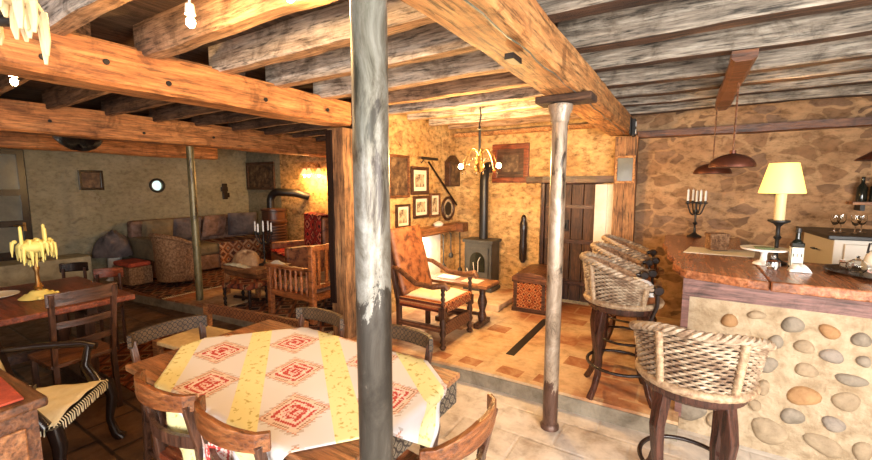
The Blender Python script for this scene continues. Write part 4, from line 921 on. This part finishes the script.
for s_ in (-1, 1):
    k = MB(); k.bar((s_ * .19, .19, 0), (s_ * .19, .19, .42), .035, .035); k.obj('leg', M['dark_wood_z'], ld)
    k = MB(); k.bar((s_ * .19, -.21, 0), (s_ * .19, -.19, .45), .035, .035); k.bar((s_ * .19, -.19, .44), (s_ * .20, -.27, .94), .035, .032, (1, 0, 0)); k.obj('leg', M['dark_wood_z'], ld)
for z_, h in ((.86, .09), (.70, .045), (.56, .045)):
    k = MB(); o_ = -.19 - .16 * (z_ - .45); slat(k, [(.23 * q if z_ > .8 else .19 * q, o_ - .03 * (1 - q * q), z_) for q in lin(-1, 1, 11)], h, .018); k.obj('back_rail', M['dark_wood'], ld, bevel=.003)
k = MB(); 
for s_ in (-1, 1): k.bar((s_ * .19, -.2, .18), (s_ * .19, .19, .18), .02, .03)
k.obj('stretcher', M['dark_wood'], ld)
def low_chair(x_, y_, rz, label, mat, parent_mat):
    t = thing('low_chair', label, 'chair', (x_, y_, 0), rz); t.scale = (.62, .8, .95)
    k = MB(); k.box(-.17, .17, -.17, .17, .42, .45); k.obj('seat', parent_mat, t, bevel=.006)
    for s_ in (-1, 1):
        for q in (-1, 1): k = MB(); k.bar((s_ * .15, q * .15, 0), (s_ * .15, q * .15, .42 if q > 0 else .78), .035, .035, (1, 0, 0)); k.obj('leg', parent_mat, t)
    k = MB(); slat(k, [(.20 * q, -.15 - .05 * (1 - q * q), .735) for q in lin(-1, 1, 13)], .105, .03); k.obj('back_rail', mat, t, bevel=.01)
low_chair(-5.58, 1.50, 4.1, 'dark low-backed chair beyond the long table, closer to the stone bench', M['black_wood'], M['dark_wood_z'])
low_chair(-4.90, 1.58, 4.1, 'reddish low-backed chair beyond the long table, nearer the wicker ottoman', M['red_wood'], M['dark_wood_z'])
# waxed candelabrum on long table
wc = thing('candelabrum', 'brass candelabrum smothered in yellow wax drips on the long table', 'candelabrum', (-4.33, .97, .761)); wc.scale = (.72, .72, 1)
k = MB(); k.lathe([(0, 0), (.09, 0), (.085, .015), (.04, .04), (.03, .07), (.045, .09), (.022, .12), (.018, .2), (.03, .24), (.016, .27), (.03, .32), (0, .33)], n=18); k.obj('stem', M['brass'], wc, smooth=True)
k = MB(); k.lathe([(0, .006), (.17, .004), (.14, .02), (.10, .03), (.07, .055), (.05, .06)], n=24)
for i in range(18): a = random.uniform(0, 6.28); r = random.uniform(.06, .17); k.ball((r * cos(a), r * sin(a), .014), random.uniform(.012, .03), None, .014, 8)
k.obj('wax_pool', M['yellow_wax'], wc, smooth=True)
k = MB()
for i in range(46):
    a = random.uniform(0, 6.28); r = random.uniform(.03, .17); cx, cy = r * cos(a), r * sin(a); zt = .43 + random.uniform(-.03, .03); L = random.uniform(.06, .17) * (1.2 - r * 2)
    k.tube([(cx, cy, zt), (cx * 1.05, cy * 1.05, zt - L * .5), (cx * 1.06, cy * 1.06, zt - L)], [.018, .014, .004], 6)
    k.ball((cx * .9, cy * .9, zt), .022, None, .016, 8)
k.ball((0, 0, .41), .14, .14, .055, 14); k.obj('wax_drips', M['yellow_wax'], wc, smooth=True)
for i in range(4):
    a = PI / 2 * i + .6; k = MB(); k.tube([(.0, 0, .30), (.08 * cos(a), .08 * sin(a), .32), (.14 * cos(a), .14 * sin(a), .40)], .008, 6); k.obj('arm', M['brass'], wc, smooth=True)
    if i in (0, 1, 3): k = MB(); k.lathe([(0, 0), (.016, 0), (.014, .11 + .02 * (i % 2)), (0, .12 + .02 * (i % 2))], (.13 * cos(a), .13 * sin(a), .44), 10); k.obj('candle', M['yellow_wax'], wc, smooth=True)
for (x_, y_, r, lb) in ((-4.62, .78, .14, 'broad plate on the long table left of the wax candelabrum'), (-4.72, .42, .12, 'smaller plate at the left edge of the long table')):
    k = MB(); k.lathe([(0, 0), (r * .6, 0), (r, .018), (r, .022), (r * .6, .006), (0, .006)], n=28); o_ = k.obj('plate', M['paper'], smooth=True); o_.location = (x_, y_, .761); tag(o_, lb, 'plate')
# carved X armchair with fringed cloth
xa = thing('carved_armchair', 'black carved armchair with fringed cream seat cloth at lower left', 'armchair', (-3.07, .60, 0), -.75)
k = MB(); k.box(-.26, .26, -.24, .24, .36, .40); k.obj('seat', M['black_wood'], xa, bevel=.006)
k = MB(); k.grid(20, 16, lambda a, b: ((a - .5) * .50, (b - .5) * .50, .405 + .035 * (1 - (2 * a - 1) ** 4) + .006 * sin(a * 19) * sin(b * 15))); k.obj('seat_cloth', M['cream_cloth'], xa, smooth=True, solid=.006)
k = MB()
for i in range(26):
    for (px_, py_, dx, dy) in ((-.25 + i * .02, .25, 0, 1), (.25, -.25 + i * .02, 1, 0)):
        k.tube([(px_, py_, .425 - .01), (px_ + dx * .012, py_ + dy * .012, .40), (px_ + dx * .014 + random.uniform(-.006, .006), py_ + dy * .014, .36)], .0035, 4)
k.obj('fringe', M['cream_cloth'], xa)
for s_ in (-1, 1):
    k = MB(); k.tube([(s_ * .26, .25, .40), (s_ * .265, .27, .30), (s_ * .25, .25, .15), (s_ * .26, .27, .04), (s_ * .27, .30, .0)], [.035, .034, .022, .026, .034], 8); k.obj('leg', M['black_wood'], xa, smooth=True)
    k = MB(); k.bar((s_ * .24, -.25, 0), (s_ * .24, -.22, .42), .04, .04); k.bar((s_ * .24, -.22, .4), (s_ * .24, -.34, .95), .04, .04, (1, 0, 0)); k.obj('leg', M['black_wood'], xa)
    k = MB(); k.tube([(s_ * .25, -.28, .66), (s_ * .28, -.1, .66), (s_ * .29, .12, .65), (s_ * .28, .2, .63)], [.018, .022, .024, .022], 8); k.tube([(s_ * .28, .16, .64), (s_ * .26, .14, .52), (s_ * .25, .20, .40)], [.02, .028, .036], 8); k.obj('arm', M['black_wood'], xa, smooth=True)
k = MB(); k.grid(10, 12, lambda a, b: ((a - .5) * .42, -.235 - .13 * b, .46 + .48 * b)); k.obj('backrest', M['cream_cloth'], xa, smooth=True, solid=.03)
# sideboard at corner
sb = thing('sideboard', 'wooden sideboard with red cloth runner at the bottom left corner', 'sideboard', (-2.50, .06, 0), .06); sb.scale = (1, 1, 1.06)
k = MB(); k.box(-.38, .36, -.45, .36, 0, .72); k.obj('carcass', M['brown_wood'], sb)
k = MB(); k.box(-.40, .39, -.47, .39, .72, .76); k.obj('top', M['brown_wood'], sb, bevel=.012)
k = MB(); k.box(.361, .375, -.40, .32, .08, .66); k.mi = 0; dd = k.obj('door', M['mid_wood'], sb, bevel=.006)
k = MB(); k.ball((.39, .22, .40), .016); k.obj('knob', M['brass'], dd)
k = MB(); k.box(-.30, .33, -.44, .35, .761, .772); tag(k.obj('table_runner', M['red_cloth'], bevel=.004, loc=(-2.50, .06, .046)), 'red cloth runner lying on the corner sideboard', 'runner')
# carved bench with rush seat
cbn = thing('carved_bench', 'carved bench with woven rush seat behind the dining table', 'bench', (-2.98, 1.70, 0), PI + .12)
W2 = .56
k = MB(); k.box(-W2, W2, -.2, .22, .385, .42); k.obj('rush_seat', M['rush'], cbn, bevel=.01)
for s_ in (-1, 1):
    k = MB(); k.bar((s_ * W2, .2, 0), (s_ * W2, .2, .42), .05, .05); k.obj('leg', M['mid_wood'], cbn); k = MB(); k.bar((s_ * W2, -.21, 0), (s_ * W2, -.24, .60), .05, .05, (1, 0, 0)); k.obj('leg', M['mid_wood'], cbn)
k = MB(); slat(k, [(-W2, -.235, .52), (W2, -.235, .52)], .085, .03); k.obj('carved_rail', M['carved_brown'], cbn)
# rugs
def rug(pts, z_, mat, label):
    (x0, y0), (x1, y1) = pts; k = MB(); k.box(x0, x1, y0, y1, z_ + .001, z_ + .010); k.mi = 1
    n = int((y1 - y0) / .025)
    for i in range(n):
        for xx, d_ in ((x0, -1), (x1, 1)): k.box(min(xx, xx + d_ * .05), max(xx, xx + d_ * .05), y0 + i * .025, y0 + i * .025 + .009, z_ + .001, z_ + .006)
    tag(k.obj('rug', [mat, M['cream_cloth']]), label, 'rug')
rug(((-4.9, 1.30), (-3.5, 2.25)), 0, M['rug_red'], 'red patterned rug under the long dark table')
rug(((-4.75, 2.72), (-3.05, 4.3)), .13, M['rug_dark'], 'dark patterned rug beneath the spindle settee')
rug(((-7.5, 2.5), (-5.9, 4.1)), .13, M['rug_dark'], 'dark rug under the wicker armchair')

# ---- stone bench & left lounge
k = rough((XL + .014, XL + .52, .6, 2.28, .001, .60), 10, .01); tag(k.obj('stone_bench', mottled('bench_render', [(.3, (.22, .20, .14)), (.6, (.44, .40, .29))], 6, .9, .6), bevel=.02), 'rendered stone bench along the left wall below the dark painting', 'bench')
sf = thing('sofa', 'long brown sofa along the left wall under the round window', 'sofa', (XL + .02, 4.0, .131))
k = MB(); k.box(.02, .95, -1.08, 1.12, .04, .30); k.obj('base', M['sofa_cloth'], sf, bevel=.03)
k = MB(); k.box(.02, .95, -1.06, 1.10, .30, .48); k.obj('seat_cushion', M['olive_cloth'], sf, bevel=.05)
k = MB(); k.box(.02, .22, -1.08, 1.12, .30, .92); k.obj('backrest', M['sofa_cloth'], sf, bevel=.05)
k = MB(); k.box(.02, .93, -1.10, -.92, .30, .66); k.obj('armrest', M['olive_cloth'], sf, bevel=.05)
def pillow(x_, y_, z_, s, rx, rz, mat, label):
    def fn(sg): return lambda a, b: ((a - .5) * s * 1.15, sg * .5 * s * .42 * (max(0, 1 - (2 * a - 1) ** 4) * max(0, 1 - (2 * b - 1) ** 4)) ** .5, (b - .5) * s)
    k = MB(); k.grid(14, 14, fn(1)); k.grid(14, 14, fn(-1)); o_ = k.obj('cushion', mat, smooth=True); o_.location = (x_, y_, z_); o_.rotation_euler = (rx, 0, rz); tag(o_, label, 'cushion', 'cushions on the long sofa')
pillow(-7.62, 3.25, .86, .42, .25, PI / 2, M['olive_cloth'], 'olive cushion at the near end of the long sofa')
pillow(-7.62, 3.72, .86, .42, .25, PI / 2, M['dark_cloth'], 'dark cushion second along the long sofa')
pillow(-7.62, 4.22, .88, .42, .25, PI / 2 + .2, M['sofa_cloth'], 'brown cushion in the middle of the long sofa')
pillow(-7.55, 4.75, .88, .46, .25, PI / 2 - .4, M['dark_cloth'], 'patterned dark cushion at the far sofa corner')
k = MB(); k.grid(24, 24, lambda a, b: ((XL + .35 + .64 * min(1, a * 1.7), 3.95 + 1.1 * b, .622 + .008 * sin(b * 30) * sin(a * 12)) if a * 1.7 < 1 else (XL + .99 + .012 * sin(b * 26), 3.95 + 1.1 * b, .622 - (a * 1.7 - 1) * .55)))
tag(k.obj('kilim_throw', M['kilim_throw'], smooth=True, solid=.008), 'orange patterned kilim throw draped over the far half of the sofa', 'throw')
pst = thing('round_pedestal', 'white round pedestal at the near end of the sofa', 'pedestal', (-7.76, 2.66, .131))
k = MB(); k.lathe([(0, 0), (.14, 0), (.10, .05), (.09, .40), (.20, .44), (.20, .47), (0, .47)], n=20); k.obj('pedestal_body', M['white_plaster'], pst, smooth=True)
def lump(nm, mat, c_, s, label, cat, seed=1, parent=None):
    random.seed(seed); ph = [random.uniform(0, 6) for _ in range(6)]; k = MB(); nu, nv = 28, 14; vs = []
    def fn(a, b):
        t = 2 * PI * a; p = PI / 2 * b; r = cos(p) ** .7 * (1 + .10 * sin(3 * t + ph[0]) + .07 * sin(5 * t + ph[1] + 3 * p)); z_ = sin(p) * (1 + .12 * sin(2 * t + ph[2]) + .08 * sin(7 * t + ph[3] + p * 5))
        return (c_[0] + s[0] * r * cos(t), c_[1] + s[1] * r * sin(t), c_[2] + s[2] * z_)
    k.grid(nu, nv, fn); k.add([fn(i / nu, 0) for i in range(nu)], [tuple(range(nu))[::-1]]); o_ = k.obj(nm, mat, parent, smooth=True); return tag(o_, label, cat)
lump('folded_blanket', M['dark_cloth'], (-7.74, 2.66, .52), (.25, .25, .36), 'dark bundled blanket heaped on the white pedestal', 'blanket', 3)
# wicker armchair and ottoman
wa = thing('wicker_armchair', 'brown wicker armchair with its back to the camera, left of the slim column', 'armchair', (-6.56, 3.05, .141), .15); wa.scale = (.86, .86, 1)
def wcs(a, b):
    th = (a - .5) * 2 * 1.9; r = .34 + .05 * b; hz = .78 - .22 * (abs(th) / 1.9) ** 2
    return (r * sin(th), -r * cos(th) * .95, .08 + (hz - .08) * b)
k = MB(); k.grid(36, 8, wcs); k.obj('woven_shell', M['wicker_brown'], wa, smooth=True, solid=.035)
k = MB(); k.tube([Vector(wcs(a, 1)) for a in lin(0, 1, 36)], .035, 8); k.obj('rolled_rim', M['wicker_brown'], wa, smooth=True)
k = MB(); k.lathe([(0, .08), (.33, .08), (.34, .34), (0, .34)], n=24); k.obj('seat', M['wicker_brown'], wa)
k = MB(); k.lathe([(0, .345), (.28, .345), (.29, .38), (.25, .42), (0, .43)], n=24); k.obj('seat_pad', M['leather'], wa, smooth=True)
for a in (.8, 2.34, 3.94, 5.5): k = MB(); k.lathe([(.025, 0), (.03, .08)], (.26 * cos(a), .26 * sin(a), 0), 8); k.obj('leg', M['black_wood'], wa)
wo = thing('wicker_ottoman', 'low wicker ottoman with a red cushion left of the wicker armchair', 'ottoman', (-7.10, 2.66, .131), .05); wo.scale = (.8, .8, 1)
k = MB(); k.box(-.36, .27, -.2, .2, .03, .30); k.obj('woven_base', M['wicker_brown'], wo, bevel=.02)
k = MB(); k.box(-.35, .26, -.19, .19, .30, .37); k.obj('cushion', M['red_cloth'], wo, bevel=.03)
# coffee table
ct = thing('coffee_table', 'low wooden coffee table between the sofa and the spindle settee', 'coffee table', (-5.08, 3.36, .131), 0)
k = MB(); k.box(-.38, .42, -.28, .28, .36, .42); k.obj('tabletop', M['mid_wood'], ct, bevel=.006)
k = MB(); k.box(-.35, .39, -.25, .25, .28, .36); k.obj('apron', M['brown_wood'], ct)
for x_ in (-.33, .37):
    for y_ in (-.23, .23): k = MB(); k.bar((x_, y_, 0), (x_, y_, .29), .05, .05, (1, 0, 0)); k.obj('leg', M['mid_wood'], ct)
lo = lump('bread_loaf', mottled('crust', [(.3, (.28, .12, .05)), (.7, (.66, .42, .22))], 9, .7), (-5.18, 3.30, .552), (.24, .14, .17), 'large crusty round loaf on the coffee table', 'bread', 9)
k = MB(); k.grid(14, 10, lambda a, b: (-5.16 + (a - .5) * .5, 3.14 + (b - .5) * .10, .556 + .03 * sin(a * PI) * sin(b * PI) + .006 * sin(a * 25))); tag(k.obj('cloth_napkin', M['cream_cloth'], smooth=True, solid=.006), 'cream napkin folded in front of the loaf', 'napkin')
k = MB(); k.grid(14, 10, lambda a, b: (-4.80 + (a - .5) * .22, 3.50 + (b - .5) * .14, .556 + .05 * sin(a * PI) * sin(b * PI) + .006 * sin(a * 25))); tag(k.obj('cloth_napkin', M['white'], smooth=True, solid=.006), 'small white napkin on the coffee table right of the candelabrum', 'napkin')
candelabrum('candelabrum', 'tall dark candelabrum with white candles on the coffee table', 'candelabrum', (-4.90, 3.38, .552), .62, .12, 4, M['iron'], M['white'], .13)
stl = thing('tapestry_stool', 'small dark-legged stool with woven tapestry top before the coffee table', 'stool', (-4.66, 2.93, .131), .2)
k = MB(); k.box(-.23, .23, -.17, .17, .24, .31); k.obj('tapestry_seat', M['rug_red'], stl, bevel=.03)
for x_ in (-.2, .2):
    for y_ in (-.14, .14): k = MB(); turned(k, x_, y_, 0, .25, .022); k.obj('leg', M['black_wood'], stl, smooth=True)
k = MB(); k.box(-.2, .2, -.015, .015, .08, .11); k.obj('stretcher', M['black_wood'], stl)
# spindle settee
ss = thing('spindle_settee', 'orange wooden settee with turned spindles left of the timber post', 'settee', (-3.72, 3.44, .141))
OM = wood('settee_wood', (.12, .03, .01), (.32, .10, .03), (.48, .19, .07), 'x', .4, 1.2)
for (x_, y_, h) in ((-.36, -.56, .56), (-.36, .50, .56), (.36, -.56, .86), (.36, .50, .86)):
    k = MB(); k.bar((x_, y_, 0), (x_, y_, h), .06, .06, (1, 0, 0)); k.obj('leg', OM, ss, bevel=.006)
k = MB(); k.box(-.36, .36, -.585, .53, .24, .31); k.obj('seat', OM, ss, bevel=.006)
for y_ in (-.56, .50):
    k = MB(); k.bar((-.43, y_, .575), (.36, y_, .59), .07, .035); k.obj('arm', OM, ss, bevel=.01)
    for i in range(7):
        k = MB(); x_ = -.27 + i * .09; k.lathe([(.012, .30), (.020, .36), (.012, .40), (.022, .46), (.012, .52), (.014, .57)], (x_, y_, 0), 8); k.obj('spindle', OM, ss, smooth=True)
k = MB(); k.bar((.36, -.56, .83), (.36, .50, .83), .035, .06, ); k.bar((.36, -.56, .40), (.36, .50, .40), .035, .04); k.obj('back_rail', OM, ss)
for i in range(9):
    k = MB(); k.box(.35, .37, -.47 + i * .11 - .018, -.47 + i * .11 + .018, .41, .81); k.obj('back_slat', OM, ss)
k = MB(); k.box(-.33, .33, -.52, .46, .312, .37); tag(k.obj('seat_cushion', M['sofa_cloth'], bevel=.02, loc=(-3.72, 3.44, .141)), 'thin brown cushion on the spindle settee', 'cushion')
# plaid chair in the corner
pc = thing('corner_armchair', 'upholstered armchair mostly hidden under a red plaid throw', 'armchair', (-5.26, 4.24, .141), PI - .35)
k = MB(); k.box(-.32, .32, -.30, .34, .12, .42); k.obj('seat', M['leather'], pc, bevel=.04)
k = MB(); k.box(-.32, .32, -.42, -.28, .12, 1.0); k.obj('backrest', M['leather'], pc, bevel=.05)
for s_ in (-1, 1):
    k = MB(); k.box(min(s_ * .30, s_ * .42), max(s_ * .30, s_ * .42), -.36, .32, .12, .58); k.obj('armrest', M['leather'], pc, bevel=.04)
    for y_ in (-.33, .26): k = MB(); k.lathe([(.02, 0), (.03, .12)], (s_ * .33, y_, 0), 8); k.obj('leg', M['black_wood'], pc)
def thr(a, b):
    y_ = -.48 if b < .25 else (-.48 + (b - .25) / .1 * .24 if b < .35 else -.24 + .02 * sin(a * 9)); 
    if b < .25: z_ = .55 + b / .25 * .48
    elif b < .35: z_ = 1.03 + .02 * sin((b - .25) * 31)
    elif b < .6: z_ = 1.03 - (b - .35) / .25 * .56
    else: z_ = .465 + .015 * sin(a * 14); y_ = -.24 + (b - .6) / .4 * .58
    return ((a - .5) * .70 + .02 * sin(b * 13), y_, z_)
k = MB(); k.grid(20, 40, thr); pt = k.obj('plaid_throw', M['plaid'], smooth=True, solid=.012); pt.location = pc.location; pt.rotation_euler = pc.rotation_euler; tag(pt, 'red and black plaid throw over the corner armchair', 'throw')
# ribbed stove with flue in the left room
rs_ = thing('column_stove', 'tall brown ribbed stove with curved black flue pipe below the sconce', 'stove', (-6.50, 4.72, .131))
prof = [(0, 0), (.24, 0), (.24, .06), (.21, .08)]
for i in range(13): z_ = .12 + i * .052; prof += [(.205, z_), (.225, z_ + .012), (.225, z_ + .03), (.205, z_ + .042)]
prof += [(.23, .83), (.23, .87), (.21, .88), (.21, 1.04), (.23, 1.05), (.23, 1.08), (0, 1.10)]
k = MB(); k.lathe(prof, n=36); k.obj('ribbed_body', M['brown_enamel'], rs_, smooth=True)
k = MB(); k.tube([(-.08, 0, 1.08), (-.08, 0, 1.24)] + [(.07 - .15 * cos(a), .0 + .1 * (a / PI), 1.24 + .15 * sin(a)) for a in lin(.2, PI * .55, 7)] + [(.30, .25, 1.37), (.42, .47, 1.30)], .07, 16); k.obj('flue_pipe', M['black'], rs_, smooth=True)
k = MB(); k.box(-7.02, -6.76, 4.86, 5.16, .131, .95); tag(k.obj('log_box', M['black_wood'], bevel=.01), 'tall black log box left of the ribbed stove', 'log box')
# sconce
sc_ = thing('wall_sconce', 'brass wall sconce with small red glowing shades on the stone wall', 'sconce', (-5.80, YB - .005, 1.98))
k = MB(); k.lathe([(0, 0), (.06, 0), (.05, .02), (0, .025)], n=16, M=Matrix.Rotation(PI / 2, 4, 'X')); k.obj('back_plate', M['brass'], sc_)
for i, s_ in enumerate((-1, 0, 1)):
    x_ = s_ * .19; y_ = -.16 - .06 * (1 - abs(s_)); k = MB(); k.tube([(0, -.02, 0), (x_ * .5, y_ * .6, .08), (x_, y_, .02), (x_, y_, -.05)], .008, 6); k.obj('arm', M['brass'], sc_, smooth=True)
    k = MB(); k.lathe([(.025, -.03), (.035, -.06), (.075, -.14), (.078, -.145)], (x_, y_, 0), 20); k.obj('shade', emis('sconce_shade_%d' % i, (1, .42, .16), 1.2), sc_, smooth=True)
    k = MB(); k.ball((x_, y_, -.165), .022); k.obj('bulb', M['bulb'], sc_, smooth=True)
k = MB(); k.lathe([(0, -.1), (.07, -.09), (.09, 0), (.05, .03), (.07, .1), (.03, .14), (0, .15)], (-8.0 + 0.0, 0, 0), 10)
lump('cobweb_clump', M['black_wood'], (-6.35, 1.95, 2.30), (.42, .22, -.20), 'black sooty clump hanging under the ceiling between the left beams', 'clump', 8)  # unidentified dark mass, built as a black lump
# small cross-like carving on left of the landscape
k = MB(); k.box(-.05, .05, -.03, 0, -.16, .16); k.box(-.08, .06, -.032, -.002, .0, .09); k.box(-.04, .09, -.032, -.002, -.12, -.03)
o_ = k.obj('wall_carving', M['black_wood'], bevel=.006); o_.rotation_euler = (0, 0, PI / 2); o_.location = (XL + .002, 4.68, 1.52); tag(o_, 'small dark carving on the left wall beside the landscape', 'carving')

# ================================================================== LIGHT
def area(nm, loc, target, sx, sy, en, col):
    d = bpy.data.lights.new(nm, 'AREA'); d.shape = 'RECTANGLE'; d.size = sx; d.size_y = sy; d.energy = en; d.color = col
    o_ = bpy.data.objects.new(nm, d); C.objects.link(o_); o_.location = loc
    o_.rotation_euler = (Vector(target) - Vector(loc)).to_track_quat('-Z', 'Y').to_euler(); return o_
def point(nm, loc, en, col=(1, .62, .28), r=.04):
    d = bpy.data.lights.new(nm, 'POINT'); d.energy = en; d.color = col; d.shadow_soft_size = r
    o_ = bpy.data.objects.new(nm, d); C.objects.link(o_); o_.location = loc; return o_
area('window_daylight', (1.15, YF + .03, 1.45), (.6, 3.0, .2), 1.6, 1.4, 120, (1, .95, .88))  # assumed daylight from the wider unseen front window
area('window_daylight', (XR - .03, .5, 1.45), (.2, 1.9, .2), 1.7, 1.3, 120, (1, .96, .90))  # added daylight at the unseen right-hand window, brightens the near right
area('window_daylight', (-1.05, YF + .03, 1.45), (-1.6, 2.5, .2), 1.0, 1.4, 30, (.95, .96, 1))  # weaker daylight assumed at the narrower unseen front window
for s_ in (-1, 1): point('chandelier_light', (-1.69 + s_ * .189, 3.50 + s_ * .023, 1.835), 95, (1, .60, .22), .036)
point('lamp_light', (.552, 3.56, T + .567), 30, (1, .60, .22), .034)
for s_ in (-1, 0, 1): point('sconce_light', (-5.80 + s_ * .19, YB - .165 - .06 * (1 - abs(s_)), 1.815), 46, (1, .52, .16), .03)
point('bulb_light', (-1.76, .93, 2.31), 20, (1, .56, .20), .03); point('bulb_light', (-1.28, 1.04, 2.34), 24, (1, .56, .20), .03); point('bulb_light', (-3.32, .74, 2.24), 32, (1, .54, .18), .03)
area('mantel_strip_light', (-2.79, 4.25, .998), (-2.84, 4.25, .2), .06, .8, 16, (1, .74, .46))  # assumed hidden lamp under the mantel, added for the pale glow, no fixture
W = bpy.data.worlds.new('World'); bpy.context.scene.world = W; W.use_nodes = True
bg = W.node_tree.nodes['Background']; bg.inputs[0].default_value = (.80, .88, 1, 1); bg.inputs[1].default_value = 1.0

# ================================================================== CAMERA
cam = bpy.data.cameras.new('Camera'); co = bpy.data.objects.new('Camera', cam); C.objects.link(co)
cam.sensor_fit = 'HORIZONTAL'; cam.sensor_width = 36; cam.lens = 400 / 872 * 36; cam.clip_start = .03
co.location = (0, 0, 1.65); co.rotation_euler = (PI / 2 - math.atan(45 / 400), 0, math.radians(31.9))
S = bpy.context.scene; S.camera = co
S.view_settings.view_transform = 'Standard'; S.view_settings.look = 'None'; S.view_settings.gamma = 1; S.view_settings.exposure = .7
try: S.view_settings.use_curve_mapping = False
except Exception: pass
S.cycles.max_bounces = 8; S.cycles.diffuse_bounces = 2
